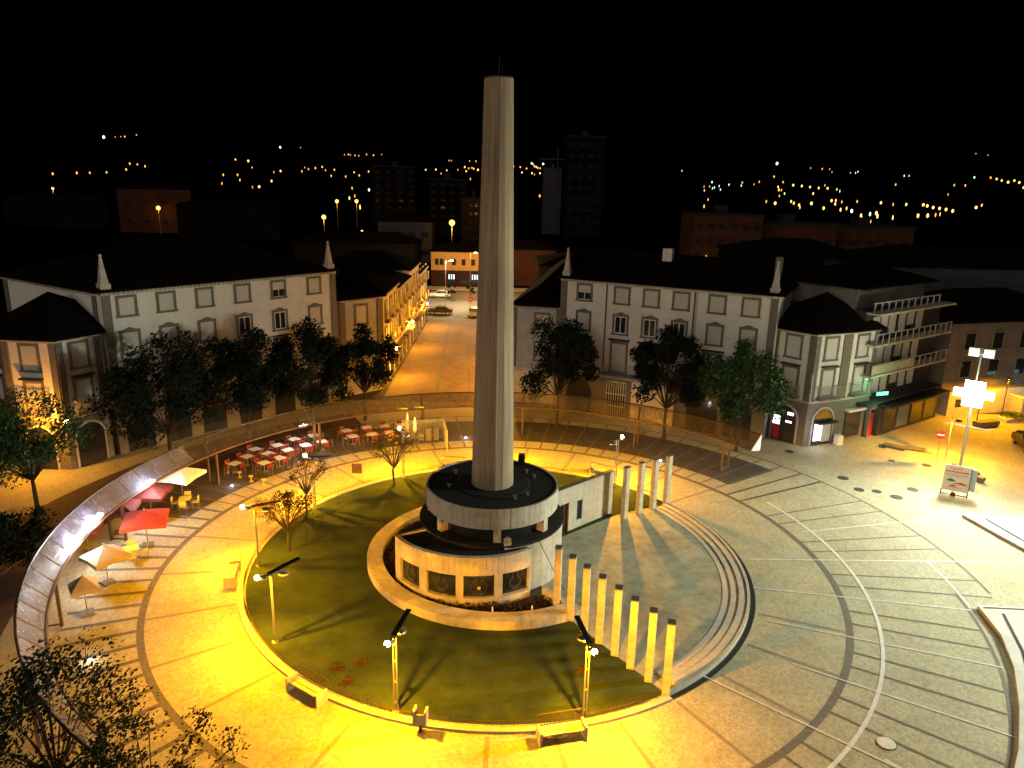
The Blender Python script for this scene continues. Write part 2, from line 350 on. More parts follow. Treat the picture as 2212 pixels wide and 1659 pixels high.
# pillars
near = [(2.62, 35.21), (3.28, 34.26), (3.92, 33.29), (4.57, 32.33), (5.22, 31.37), (5.83, 30.40), (6.52, 29.49), (7.14, 28.60)]
far = [(7.78, 46.63), (8.92, 47.55), (9.99, 48.25), (11.07, 49.05)]
pm = MB(); pm.box(-.17, .17, -.17, .17, .0, 3.66); pm = pm.mesh('pillar', mat('pillar_stone', (.56, .50, .38), .6, .3, 3, .1, 12, stain=.25))
cm = MB(); cm.box(-.175, .175, -.175, .175, 3.663, 3.70); cm = cm.mesh('cap', m_dark_line)
ords = ['first', 'second', 'third', 'fourth', 'fifth', 'sixth', 'seventh', 'last and nearest']
for i, (x, y) in enumerate(near+far):
    nearrow = i < 8
    lab = (ords[i]+' of the eight yellow lit pillars counted from the building') if nearrow else (['first', 'second', 'third', 'last'][i-8]+' of the four grey pillars counted from the entrance wall')
    o = bpy.data.objects.new('stone_pillar', pm); C.objects.link(o); o.location = (x, y, .04); o.rotation_euler = (0, 0, R(-14) if nearrow else R(38))
    tag(o, 'square stone pillar, '+lab, 'pillar', 'pillars beside the stage')
    c = bpy.data.objects.new('cap', cm); C.objects.link(c); c.parent = o

# ---------------------------------------------------------------- monument
mo = empty('monument', 'round stone pavilion carrying a tall tapering column', 'monument', (0, 0, 0))
ux, uy = -1.0, 40.5
# column: faceted shaft with flutes
NF = 16; prof = []
def colring(z):
    t = (z-4.7)/(26.9-4.7); r = 1.23+(0.745-1.23)*t; out = []
    for i in range(NF*3):
        a = 2*math.pi*i/(NF*3)+R(8); rr = r*(math.cos(math.pi/NF)/math.cos(math.radians((((i % 3)-1.5)*360/(NF*3))+0.001)) if True else 1); out.append((ux+rr*math.cos(a), uy+rr*math.sin(a), z))
    return out
b = MB(); zs = [4.5+i*(26.85-4.5)/16 for i in range(17)]; vs = []; fs = []; n = NF*3
for z in zs: vs += colring(z)
for k in range(len(zs)-1):
    for i in range(n): j = (i+1) % n; fs.append((k*n+i, k*n+j, (k+1)*n+j, (k+1)*n+i))
fs.append(tuple((len(zs)-1)*n+i for i in range(n))); b.add(vs, fs); shaft = b.build('column', m_col, mo)
b = MB(); b.lathe(ux, uy, [(.70, 26.86), (.70, 26.93), (.2, 26.95)], 16); b.tube((ux, uy, 26.9), (ux, uy, 27.9), .025, .012, 6); b.tube((ux+.15, uy, 26.9), (ux+.15, uy, 27.5), .015, .012, 6); b.build('lightning_rod', m_darkmetal, shaft)
# upper drum
def stonering(cx, cy, r0, r1, a0, a1, z0, z1, npan, gap=.006):
    bb = MB()
    for i in range(npan):
        p = a0+(a1-a0)*i/npan; q = a0+(a1-a0)*(i+1)/npan; g = gap/r1
        bb.ring(cx, cy, r0, r1-rnd.uniform(0, .012), p+g, q-g, z0, z1, 2)
    return bb
b = stonering(ux, uy, 3.705, 3.83, 0, 2*math.pi, 3.85, 5.0, 64, .010); b.build('parapet', m_trav_panel, mo)
b = MB(); b.lathe(ux, uy, [(3.70, 3.9), (3.70, 4.955)], 72); b.lathe(ux, uy, [(2.2, 4.956), (2.1, 4.99)], 48); up = b.build('upper_roof', m_roofblack, mo)
for a, l in ((150, .5), (200, .6), (40, .5), (-60, .5), (-40, .3), (20, .4)):
    x, y = ux+2.6*math.cos(R(a)), uy+2.6*math.sin(R(a)); b = MB(); b.tube((x, y, 4.95), (x, y, 5.15), .07, .07, 8); b.box(x-.14, x+.14, y-.05, y+.05, 5.14, 5.2); b.build('roof_floodlight', m_metal, up)
b = MB(); b.box(-.2, .2, -.2, .2, 4.9, 5.6, 0, ux+1.7, uy+3.1); b.build('vent', m_darkmetal, up)
# clerestory
b = MB(); b.ring(ux, uy, 3.2, 3.3, 0, 2*math.pi, 3.0, 3.9, 80, True); b.build('clerestory_glass', m_darkglass, mo)
for a in (-139, -84, -36, 15, 60, 120, 175): b = MB(); b.ring(ux, uy, 3.25, 3.78, R(a-3), R(a+3), 2.9, 3.87, 2); b.build('clerestory_pier', m_trav, mo)
# lower drum
b = stonering(ux, uy, 3.95, 4.15, R(-75), R(160), 0, 3.0, 34, .008); b.build('drum_wall', m_trav_panel, mo)
b = stonering(ux, uy, 3.95, 4.14, R(160), R(215), 0, 3.0, 10, .008); b.build('drum_wall', m_trav_panel, mo)
b = MB(); b.lathe(ux, uy, [(4.0, 2.7), (4.22, 2.98), (4.22, 3.06), (4.05, 3.07)], 72); b.build('drum_roof', m_roofblack, mo)
# front curved wing
fx, fy, fr = -2.0, 40.2, 5.0; a0, a1 = R(-148), R(-49.6)
wins = [(-141.5, -123.2), (-117.7, -98.3), (-93.7, -74.5), (-69.6, -50.9)]
b = stonering(fx, fy, fr-.25, fr, a0, a1, 0, .6, 26, .006); b.v, b.f, b.mi = b.v, b.f, b.mi
b2 = stonering(fx, fy, fr-.25, fr, a0, a1, 1.9, 2.95, 26, .006); o = len(b.v); b.v += b2.v; b.f += [tuple(i+o for i in f) for f in b2.f]; b.mi += b2.mi
edges = [-148]+[e for w in wins for e in w]+[-49.6]
for i in range(0, len(edges), 2): b.ring(fx, fy, fr-.25, fr-.002, R(edges[i]), R(edges[i+1]), .6, 1.9, 3)
b.build('front_wall', m_trav_panel, mo)
# stained-glass ornament panes
m_orn = mat('etched_ornament', (.10, .10, .08), .5, .3, 6)
for k, (wa, wb) in enumerate(wins):
    b = MB(); b.ring(fx, fy, fr-.22, fr-.19, R(wa), R(wb), .6, 1.9, 6); pn = b.build('window', m_darkglass, mo)
    b = MB(); am = R((wa+wb)/2)
    cxp, cyp = fx+(fr-.15)*math.cos(am), fy+(fr-.15)*math.sin(am); tx, ty = -math.sin(am), math.cos(am)
    def P(u, z): return (cxp+tx*u, cyp+ty*u, z)
    rr = (.42 if k == 2 else .34)
    for s in (-1, 1):
        pr = None
        for t in range(11):
            th = -math.pi/2+math.pi*0.85*t/10; q = P(s*rr*math.cos(th)*(1 if t < 8 else .8), 1.2+rr*1.15*math.sin(th))
            if pr: b.tube(pr, q, .018, .018, 5)
            pr = q
        b.tube(P(s*.12, 1.2+.1), P(s*.15, 1.85), .012, .012, 5); b.tube(P(s*.05, .85), P(s*.28, 1.15), .012, .012, 5); b.tube(P(s*.28, 1.15), P(s*.22, 1.45), .012, .012, 5)
    for u in (-.12, 0, .12): b.tube(P(u, .78), P(u*.6, .98), .014, .01, 5)
    b.build('ornament', m_orn, pn)
    if k == 2: b = MB(); b.ball(P(0, 1.12), .10, 10, 6); b.build('disc', m_yellow, pn)
    b = MB(); b.ring(fx, fy, fr-.2, fr+.05, R(wa), R(wb), .555, .605, 6); b.build('sill', m_trav, pn)
pA = (fx+fr*math.cos(a0), fy+fr*math.sin(a0)); pB = (fx+fr*math.cos(a1), fy+fr*math.sin(a1))
pts = [(fx+(fr-.24)*math.cos(a0+(a1-a0)*i/24), fy+(fr-.24)*math.sin(a0+(a1-a0)*i/24)) for i in range(25)]
pts2 = [(ux+3.9*math.cos(R(t)), uy+3.9*math.sin(R(t))) for t in range(-60, -171, -10)]
b = MB(); b.prism(pts+pts2, 2.7, 2.84); b.build('wing_roof', m_roofblack, mo)
b = MB(); b.prism([pA, (pA[0]+.2, pA[1]+.1), (-4.55, 38.5), (-4.75, 38.7)][::-1], 0, 2.95); b.build('end_wall', m_trav, mo)
b = MB(); x, y = -.05, 36.55; b.box(-.18, .18, -.12, .12, 2.84, 3.25, R(20), x, y); b.prism([(x-.2, y-.14), (x+.2, y-.14), (x, y+.1)], 3.25, 3.5); b.build('roof_vent', m_trav, mo)
b = MB(); b.tube((1.6, 37.2, 3.12), (3.0, 35.5, 1.0), .02, .02, 5); b.build('cable', m_darkmetal, mo)
# entrance wall, in a frame along the wall
W0 = Vector((1.5, 42.2)); W1 = Vector((7.01, 47.28)); wa = math.atan2(W1.y-W0.y, W1.x-W0.x); L = (W1-W0).length
ew = empty('entrance_wall', 'long straight stone entrance wall with a door and narrow window behind the pavilion', 'wall', (W0.x, W0.y, 0), wa)
b = MB(); segs = [(1.2, 2.37), (3.19, 3.95), (4.47, L)]
x = 1.2
for s0, s1 in segs:
    k = max(1, int((s1-s0)/.5))
    for i in range(k): b.box(s0+(s1-s0)*i/k+.006, s0+(s1-s0)*(i+1)/k-.006, rnd.uniform(0, .01), .3, 0, 3.13)
b.box(2.37, 3.19, 0.004, .3, 2.1, 3.13); b.box(3.95, 4.47, .004, .3, 1.98, 3.13); b.box(3.95, 4.47, .004, .3, 0, .6)
b.build('wall_panels', m_trav_panel, ew)
b = MB(); b.box(1.1, L+.02, -.02, .34, 3.14, 3.19); b.build('coping', m_dark_line, ew)
b = MB(); b.box(2.37, 3.19, .16, .2, 0, 2.1); d = b.build('door', m_pane, ew)
b = MB(); b.box(2.37, 2.45, .1, .2, 0, 2.1); b.box(3.11, 3.19, .1, .2, 0, 2.1); b.box(2.45, 3.11, .1, .2, 2.02, 2.1); b.box(2.76, 2.80, .1, .2, 0, 2.02); b.build('frame', m_brownmetal, d)
b = MB(); b.box(3.95, 4.47, .14, .18, .6, 1.98); b.build('window', m_pane, ew)
# basin
ba = empty('curved_basin', 'low curved stone basin with dark planting around the front of the pavilion', 'basin')
b = stonering(-.6, 40.85, 6.85, 7.75, R(-232), R(-56), 0, .58, 44, .005); b.build('rim', m_trav, ba)
b = MB(); b.sheet(-.6, 40.85, 3.5, 6.87, R(-232), R(-56), .10, 50); b.build('planting_bed', m_soil, ba)
b = MB(); b.prism([(1.87, 36.37), (2.15, 36.5), (3.95, 34.55), (3.65, 34.3)], 0, .60); b.build('end_wall', m_trav, ba)
for x, y in ((-.75, 34.25), (1.3, 34.45)): b = MB(); b.tube((x, y, .1), (x, y, .72), .03, .03, 6); b.build('water_pipe', m_white, ba)
b = MB()
for i in range(2600):
    a = R(rnd.uniform(-230, -58)); r = rnd.uniform(5.4, 6.8); x, y = -.6+r*math.cos(a), 40.85+r*math.sin(a); z = .1+rnd.random()*.25; t = rnd.random()*6.28; s = rnd.uniform(.04, .1)
    b.add([(x-s*math.cos(t), y-s*math.sin(t), z), (x+s*math.cos(t), y+s*math.sin(t), z), (x, y, z+s*1.6)], [(0, 1, 2)])
o = b.build('planting', m_leaf3, ba); o['kind'] = 'stuff'

# ---------------------------------------------------------------- square lamps
lamps = [(-11.19, 31.74), (-4.61, 27.05), (3.37, 26.83), (7.84, 52.01), (-0.15, 54.9), (-8.02, 52.78), (-13.21, 46.98), (-14.42, 39.03)]
lab = ['left of the lawn, nearest to the lone bench', 'at the front of the lawn left of the litter bin', 'at the front of the lawn behind the long bench', 'behind the entrance wall', 'hidden behind the column', 'beside the small tree behind the pavilion', 'beside the thin tree at the back left', 'beside the brown leafed tree on the left']
def lamp(i, x, y):
    a = math.atan2(CY-y, CX-x)     # local +x points to the centre
    e = empty('square_lamp', 'lamp post with black fin, '+lab[i], 'lamp post', (x, y, 0), a, 'lamp posts around the lawn')
    b = MB()
    for s in (-1, 1): b.tube((0, s*.07, .05), (0, s*.07, 3.74), .038, .032, 10)
    for z in (.5, 1.5, 2.5, 3.3): b.box(-.03, .03, -.08, .08, z, z+.06)
    b.lathe(0, 0, [(.16, .05), (.16, .11), (.06, .13)], 12); b.build('pole', m_metal, e)
    b = MB(); b.box(-.80, -.72, -.05, .05, 3.74, 3.80); b.box(-.75, 0, -.025, .025, 3.75, 3.79); b.add([(-.15, -.12, 3.78), (-.15, .12, 3.78), (1.45, .12, 4.10), (1.45, -.12, 4.10), (-.15, -.12, 3.83), (-.15, .12, 3.83), (1.45, .12, 4.14), (1.45, -.12, 4.14)], [(0, 1, 2, 3), (4, 7, 6, 5), (0, 4, 5, 1), (1, 5, 6, 2), (2, 6, 7, 3), (3, 7, 4, 0)])
    b.build('fin', m_darkmetal, e)
    b = MB(); b.lathe(-.36, 0, [(.04, 3.74), (.16, 3.70), (.17, 3.66), (.15, 3.65)], 16); b.build('reflector', m_metal, e)
    b = MB(); b.ball((-.66, 0, 3.79), .125, 12, 8, 1.0); b.build('lamp', e_sod, e)
    b = MB(); b.lathe(.62, 0, [(.05, 3.72), (.24, 3.62), (.25, 3.56), (.12, 3.50)], 16); b.box(.0, .62, -.02, .02, 3.71, 3.74); b.build('unlit_lamp', m_metal, e)
    light('sodium_light', (-.66, 0, 3.655), 6300, SODIUM, e, .05, R(179.8), (-.66, 0, 0), 0.0)
for i, (x, y) in enumerate(lamps): lamp(i, x, y)

# in-ground spots
sp = MB(); sp.lathe(0, 0, [(.10, 0), (.10, .03), (.02, .04)], 12); spm = sp.mesh('ground_spot', e_spot)
for i, (x, y) in enumerate([(-19.28, 30.1), (-20.2, 50.57), (-3.95, 62.2), (12.28, 57.72)]):
    o = bpy.data.objects.new('ground_spot', spm); C.objects.link(o); o.location = (x, y, .01)
    tag(o, ['small white light set in the striped paving at the left', 'small white light beside the yellow table', 'small white light in the paving left of the column', 'small white light in the paving behind the grey pillars'][i], 'ground light', 'white lights set into the paving')
    light('spot_light', (x, y, .35), 18, COOL, None, .05)

# ---------------------------------------------------------------- canopy
ca = empty('glass_canopy', 'long curved glass canopy on brown steel posts bending around the square', 'canopy')
a_s, a_e = 35.0, 238.0; nb = 54
r_in, z_in, r_out, z_out = 22.95, 2.5, 23.95, 3.55
def cp(r, a, z): x, y = pol(r, a); return (x, y, z)
b = MB(); pr = None
for i in range(nb+1):
    a = a_s+(a_e-a_s)*i/nb; q = cp(r_in, a, z_in)
    if pr: b.tube(pr, q, .075, .075, 6)
    pr = q
b.build('inner_beam', m_brownmetal, ca)
b = MB(); pr = None
for i in range(nb+1):
    a = a_s+(a_e-a_s)*i/nb; q = cp(r_out, a, z_out)
    if pr: b.tube(pr, q, .06, .06, 6)
    pr = q
b.build('outer_rail', m_darkmetal, ca)
for i in range(nb):
    a = a_s+(a_e-a_s)*i/nb; a2 = a_s+(a_e-a_s)*(i+1)/nb; am = (a+a2)/2
    b = MB(); b.add([cp(r_in+.05, a+.1, z_in+.06), cp(r_in+.05, a2-.1, z_in+.06), cp(r_out-.05, a2-.1, z_out-.03), cp(r_out-.05, a+.1, z_out-.03),
                     cp(r_in+.07, a+.1, z_in+.04), cp(r_in+.07, a2-.1, z_in+.04), cp(r_out-.03, a2-.1, z_out-.05), cp(r_out-.03, a+.1, z_out-.05)],
                    [(0, 1, 2, 3), (7, 6, 5, 4), (0, 4, 5, 1), (1, 5, 6, 2), (2, 6, 7, 3), (3, 7, 4, 0)]); b.build('glass_panel', m_canopy_lit if am > 158 else m_canopy, ca)
b = MB()
for i in range(nb+1):
    a = a_s+(a_e-a_s)*i/nb; b.tube(cp(r_in, a, z_in), cp(r_out, a, z_out), .028, .028, 5)
    if i < nb:
        a2 = a+(a_e-a_s)/nb; am = (a+a2)/2; b.tube(cp(r_in, a, z_in), cp((r_in+r_out)/2-.05, am, (z_in+z_out)/2-.3), .016, .016, 4); b.tube(cp((r_in+r_out)/2-.05, am, (z_in+z_out)/2-.3), cp(r_out, a2, z_out), .016, .016, 4)
o = b.build('ribs', m_brownmetal, ca)
for a in (41.2, 61.1, 86.1, 108, 131, 154, 177, 200, 222):
    for r, h in ((23.0, 2.5), (23.9, 3.45)):
        b = MB(); b.box(-.07, .07, -.07, .07, 0, h, R(a), *pol(r, a)); b.build('post', m_brownmetal, ca)
    b = MB(); b.tube(cp(23.0, a, 2.25), cp(23.9, a, 2.6), .04, .04, 5); b.tube(cp(23.0, a, .12), cp(23.9, a, .12), .05, .05, 5); b.build('brace', m_brownmetal, ca)
b = MB(); x1, y1 = pol(23.0, 35); x2, y2 = pol(24.0, 35)
b.add([cp(22.95, 34.8, 2.45), cp(24.0, 34.8, 3.6), cp(24.0, 34.8, 2.3), cp(22.95, 34.9, 2.45), cp(24.0, 34.9, 3.6), cp(24.0, 34.9, 2.3)], [(0, 1, 2), (5, 4, 3), (0, 3, 4, 1), (1, 4, 5, 2), (2, 5, 3, 0)]); b.build('end_panel', m_white, ca)
# amber heaters and white strip lamps beneath it
for i, (x, y, r) in enumerate([(-9.41, 62.07, 97), (-8.07, 62.59, 102)]):
    b = MB(); b.box(-.42, .42, -.16, .16, 0, .06); tag(b.build('amber_lamp_panel', e_yel, loc=(x, y, 2.58), rz=R(10)), ['amber lit panel on the canopy, left of the pair', 'amber lit panel on the canopy, right of the pair'][i], 'lamp', 'amber panels above the terrace')
for i, (a, r, z, pw, l) in enumerate([(170.8, 22.6, 2.85, 520, 'above the white parasol'), (184.5, 22.75, 3.0, 420, 'burning behind the canopy at the far left'), (190.5, 22.75, 3.0, 420, 'lower one of the burning pair at the far left'), (134.0, 23.3, 2.4, 260, 'above the red chairs')]):
    x, y = pol(r, a); b = MB(); b.box(-.35, .35, -.09, .09, 0, .07); b.box(-.02, .02, -.02, .02, .07, .25)
    o = tag(b.build('terrace_floodlight', [e_white if 0 < i < 3 else emit('strip_lamp', (.9, 1, .95), 12)], loc=(x, y, z), rz=R(a+90)), 'white strip floodlight under the canopy '+l, 'floodlight', 'white floodlights under the canopy')
    light('flood_light', (0, 0, -.15), pw, COOL, o, .25)

# ---------------------------------------------------------------- cafe furniture
def make_chair(m1):
    e = empty('terrace_chair', '-', 'chair')
    b = MB(); b.box(-.21, .21, -.21, .21, .43, .47); b.build('seat', m1, e)
    b = MB(); b.box(-.21, .21, .18, .215, .55, .86); b.build('backrest', m1, e)
    b = MB()
    for x in (-.2, .2): b.tube((x, -.2, 0), (x, -.18, .44), .014, .014, 5); b.tube((x, .22, 0), (x, .19, .86), .014, .014, 5); b.tube((x, -.19, .66), (x, .2, .66), .014, .014, 5); b.tube((x, -.19, .44), (x, -.19, .66), .014, .014, 5)
    b.build('legs', m_metal, e); return e
def make_table(m1):
    e = empty('terrace_table', '-', 'table')
    b = MB(); b.box(-.39, .39, -.39, .39, .71, .745); b.build('tabletop', m1, e)
    b = MB(); b.tube((0, 0, .03), (0, 0, .71), .035, .035, 8); b.lathe(0, 0, [(.24, 0), (.24, .025), (.04, .05)], 12); b.build('pedestal', m_metal, e); return e
cr = make_chair(m_red); crt = treeof(cr); tw = make_table(m_white); twt = treeof(tw)
T = [(-16.69, 59.97), (-15.57, 58.46), (-18.04, 58.93), (-16.71, 57.56), (-18.93, 57.36), (-17.8, 56.33), (-19.11, 55.45), (-17.95, 54.56), (-20.42, 56.34), (-18.76, 53.47), (-20.5, 54.7), (-20.9, 53.2), (-14.21, 61.38), (-13.37, 59.96), (-12.7, 62.4), (-11.83, 60.65), (-11.19, 62.82), (-10.47, 61.19), (-9.78, 63.2)]
fc = ft = True
for i, (x, y) in enumerate(T):
    rz = math.atan2(y-CY, x-CX)+rnd.uniform(-.12, .12)
    gl = 'left' if i < 12 else 'right'
    grp = 'white tables of the %s terrace block' % gl; lb = 'square white cafe table in the %s block of the red chair terrace' % gl
    if ft: tw.location = (x, y, 0); tw.rotation_euler = (0, 0, rz); tag(tw, lb, None, grp); ft = False
    else: clone(tw, (x, y, 0), rz, lb, grp, twt)
    for k in range(4):
        a = rz+k*math.pi/2+rnd.uniform(-.1, .1); d = .62+rnd.uniform(-.05, .08); px, py = x+d*math.cos(a), y+d*math.sin(a)
        lb = 'red cafe chair at the white tables in the %s terrace block' % gl; grp = 'red chairs of the %s terrace block' % gl
        if fc: cr.location = (px, py, 0); cr.rotation_euler = (0, 0, a-math.pi/2); tag(cr, lb, None, grp); fc = False
        else: clone(cr, (px, py, 0), a-math.pi/2, lb, grp, crt)
cy = make_chair(m_yellow); cyt = treeof(cy); ty = make_table(m_yellow); tyt = treeof(ty)
tag(ty, 'yellow cafe table below the glowing white parasol', None, 'yellow cafe tables'); ty.location = (-21.9, 46.7, 0); ty.rotation_euler = (0, 0, .2)
clone(ty, (-22.0, 39.6, 0), .5, 'yellow cafe table beside the bright red parasol', 'yellow cafe tables', tyt)
fc = True
for (x, y, r0, l) in ((-21.9, 46.7, .2, 'below the white parasol'), (-22.0, 39.6, .5, 'beside the red parasol')):
    for k in range(4):
        a = r0+k*math.pi/2; px, py = x+.65*math.cos(a), y+.65*math.sin(a); lb = 'yellow cafe chair around the yellow table '+l; g = 'yellow chairs '+l
        if fc: cy.location = (px, py, 0); cy.rotation_euler = (0, 0, a-math.pi/2); tag(cy, lb, None, g); fc = False
        else: clone(cy, (px, py, 0), a-math.pi/2, lb, g, cyt)
for i, (x, y) in enumerate([(-21.4, 53.0), (-20.2, 52.2), (-19.1, 51.5), (-18.0, 50.9)]):
    b = MB(); b.lathe(0, 0, [(.17, .42), (.18, .46), (.15, .47)], 12); b.tube((0, 0, .02), (0, 0, .43), .03, .03, 6); b.lathe(0, 0, [(.16, 0), (.16, .02), (.03, .04)], 10)
    tag(b.build('yellow_stool', m_yellow, loc=(x, y, 0)), 'small round yellow stool, %s of the row below the red chairs' % ['leftmost', 'second', 'third', 'rightmost'][i], 'stool', 'yellow stools in a row')
def parasol(x, y, w, zt, m1, label, rz, fold=False, grp=None):
    e = empty('parasol', label, 'parasol', (x, y, 0), rz, grp)
    b = MB(); b.tube((0, 0, .1), (0, 0, zt+.1), .03, .03, 8); b.build('pole', m_metal, e)
    b = MB(); b.box(-.32, .32, -.32, .32, 0, .1); b.build('base', m_granite, e)
    b = MB()
    if fold: b.lathe(0, 0, [(.05, .9), (.17, 1.1), (.15, 1.8), (.05, zt)], 10)
    else:
        h = w/2; N = 4; vs = [(0, 0, zt)]
        for sx, sy in ((-1, -1), (0, -1), (1, -1), (1, 0), (1, 1), (0, 1), (-1, 1), (-1, 0)): vs.append((sx*h*(1 if sx and sy else .97), sy*h*(1 if sx and sy else .97), zt-.55-(.06 if sx and sy else 0)))
        fs = [(0, i+1, (i+1) % 8+1) for i in range(8)]
        o = len(vs); vs += [(a, b_, c-.22) for a, b_, c in vs[1:]]; fs += [(i+1, (i+1) % 8+1, o+(i+1) % 8, o+i) for i in range(8)]
        b.add(vs, fs)
    b.build('canopy', m1, e); return e
parasol(-22.6, 47.9, 2.4, 2.55, m_whitecloth, 'white parasol glowing under the canopy lamps', R(170))
parasol(-21.9, 41.3, 2.5, 2.4, m_redcloth, 'bright orange red parasol at the inner edge of the terrace', R(200))
parasol(-23.6, 45.4, 2.3, 2.3, m_darkred, 'dark red parasol between the white and the bright red one', R(185))
parasol(-24.4, 42.9, 2.3, 2.3, m_darkred, 'dark red parasol behind the bright red one', R(195))
parasol(-24.9, 40.2, 1.6, 2.2, m_darkred, 'small dark red parasol outside the canopy near the burning floodlights', R(195))
parasol(-22.0, 36.9, 1.9, 2.3, m_tancloth, 'tan parasol jutting out over the striped paving', R(235))
parasol(-21.5, 33.9, 1.3, 2.2, m_tancloth, 'smaller tan parasol below the larger tan one', R(215))
parasol(-8.9, 61.2, 2, 2.5, m_whitecloth, 'folded white parasol, left of the pair by the glass screen', 0, True)
parasol(-8.2, 60.7, 2, 2.3, m_whitecloth, 'folded white parasol, right of the pair by the glass screen', 0, True)
sc_ = empty('wind_screen', 'glass wind screen with wooden frame at the end of the terrace', 'screen', (-5.6, 60.6, 0), R(100))
b = MB(); b.box(-2.0, 2.0, -.015, .015, .15, 1.75); b.build('glass', m_roofglass, sc_); MB().box(1.0, 1.03, 0, 3.6, .15, 1.9).build('glass', m_roofglass, sc_)
b = MB()
for x in (-2.0, -1.0, 0, 1.0, 2.0): b.box(x-.03, x+.03, -.03, .03, 0, 1.85)
b.box(-2, 2, -.035, .035, 1.76, 1.84); b.build('frame', m_wood, sc_)
cmt = make_chair(m_metal); tag(cmt, 'silver metal chair in the stacks stored beside the glass wind screen', None, 'stacked chairs by the wind screen'); cmt.location = (-7.6, 60.3, 0); cmtt = treeof(cmt)
for s, (x, y) in enumerate([(-7.0, 60.2), (-6.4, 60.5), (-6.7, 61.4)]):
    for k in range(5): clone(cmt, (x, y, k*.16), R(200), 'silver metal chair in the stacks stored beside the glass wind screen', 'stacked chairs by the wind screen', cmtt)
# info sign near back of lawn
e = empty('info_sign', 'small brown info sign on a thin post behind the lawn', 'sign', (-11.04, 51.1, 0), R(0))
MB().tube((.25, 0, 0), (.25, 0, 1.75), .025, .025, 6).build('post', m_metal, e); MB().box(-.5, .22, -.02, .02, 1.0, 1.75).build('board', m_brownmetal, e)

# ---------------------------------------------------------------- benches and bin
def bench(x, y, rz, label, Lh=.95):
    e = empty('park_bench', label, 'bench', (x, y, 0), rz, 'benches around the lawn')
    b = MB(); b.box(-Lh, Lh, -.25, -.04, .42, .47); b.box(-Lh, Lh, -.01, .22, .42, .47); b.build('seat', m_wood, e)
    b = MB(); b.tube((-Lh, .40, .98), (Lh, .40, .98), .025, .025, 6); b.tube((-Lh, .27, .56), (Lh, .27, .56), .018, .018, 6)
    for k in range(15): x = -Lh+2*Lh*k/14; b.tube((x, .27, .56), (x, .40, .98), .010, .010, 4)
    b.build('backrest', m_brownmetal, e)
    for s in (-1, 1): b = MB(); b.box(s*Lh-.05, s*Lh+.05, -.32, .30, 0, .64); b.build('end_panel', m_trav, e)
    b = MB(); b.box(-Lh, Lh, -.05, .05, .34, .40); b.build('stretcher', m_darkmetal, e); return e
bench(2.35, 25.75, R(14), 'long bench shining white under the front lamp')
bench(-8.65, 28.0, R(-34), 'bench left of the front lamps, at the kerb of the lawn')
bench(-15.4, 37.65, R(-79), 'bench standing alone left of the lawn', .95)
bench(-4.4, 55.4, R(172), 'bench behind the pavilion left of the column')
bench(7.2, 54.4, R(148), 'bench behind the entrance wall')
e = empty('litter_bin', 'square pale litter bin on a post in front of the lawn', 'litter bin', (-3.43, 25.95, 0), R(-8))
b = MB(); b.box(-.05, .05, -.05, .05, 0, .5); b.build('post', m_darkmetal, e)
b = MB(); b.box(-.19, .19, -.16, .16, .45, .95); b.build('body', m_wood, e)
for s in (-1, 1): b = MB(); b.box(s*.24-.04, s*.24+.04, -.2, .2, .42, 1.12); b.build('side_panel', m_trav, e)
b = MB(); b.box(-.19, .19, -.13, .13, .955, .98); b.build('opening', m_darkmetal, e)

FLW = [(-7.72, 29.84), (-6.67, 30.22), (-7.04, 28.84), (3.65, 30.08)]
fp = MB(); rn = random.Random(9)
for _ in range(70):
    a = rn.random()*6.28; r = .42*rn.random()**.8; x, y = r*math.cos(a), r*math.sin(a); t = rn.random()*6.28; q = .04
    fp.add([(x-q*math.cos(t), y-q*math.sin(t), 0), (x+q*math.cos(t), y+q*math.sin(t), 0), (x, y, rn.uniform(.05, .12))], [(0, 1, 2)])
fpm = fp.mesh('flower_patch', mat('red_brown_petals', (.10, .022, .008), .8, .3, 5))
for (x, y), l in zip(FLW, ('left of the front lamps, leftmost of three', 'left of the front lamps, rightmost of three', 'left of the front lamps, nearest of three', 'behind the front right lamp')):
    o = bpy.data.objects.new('flower_patch', fpm); C.objects.link(o); o.location = (x, y, .09); tag(o, 'small reddish flower patch on the lawn '+l, 'flowers', 'reddish patches on the lawn', kind='stuff')
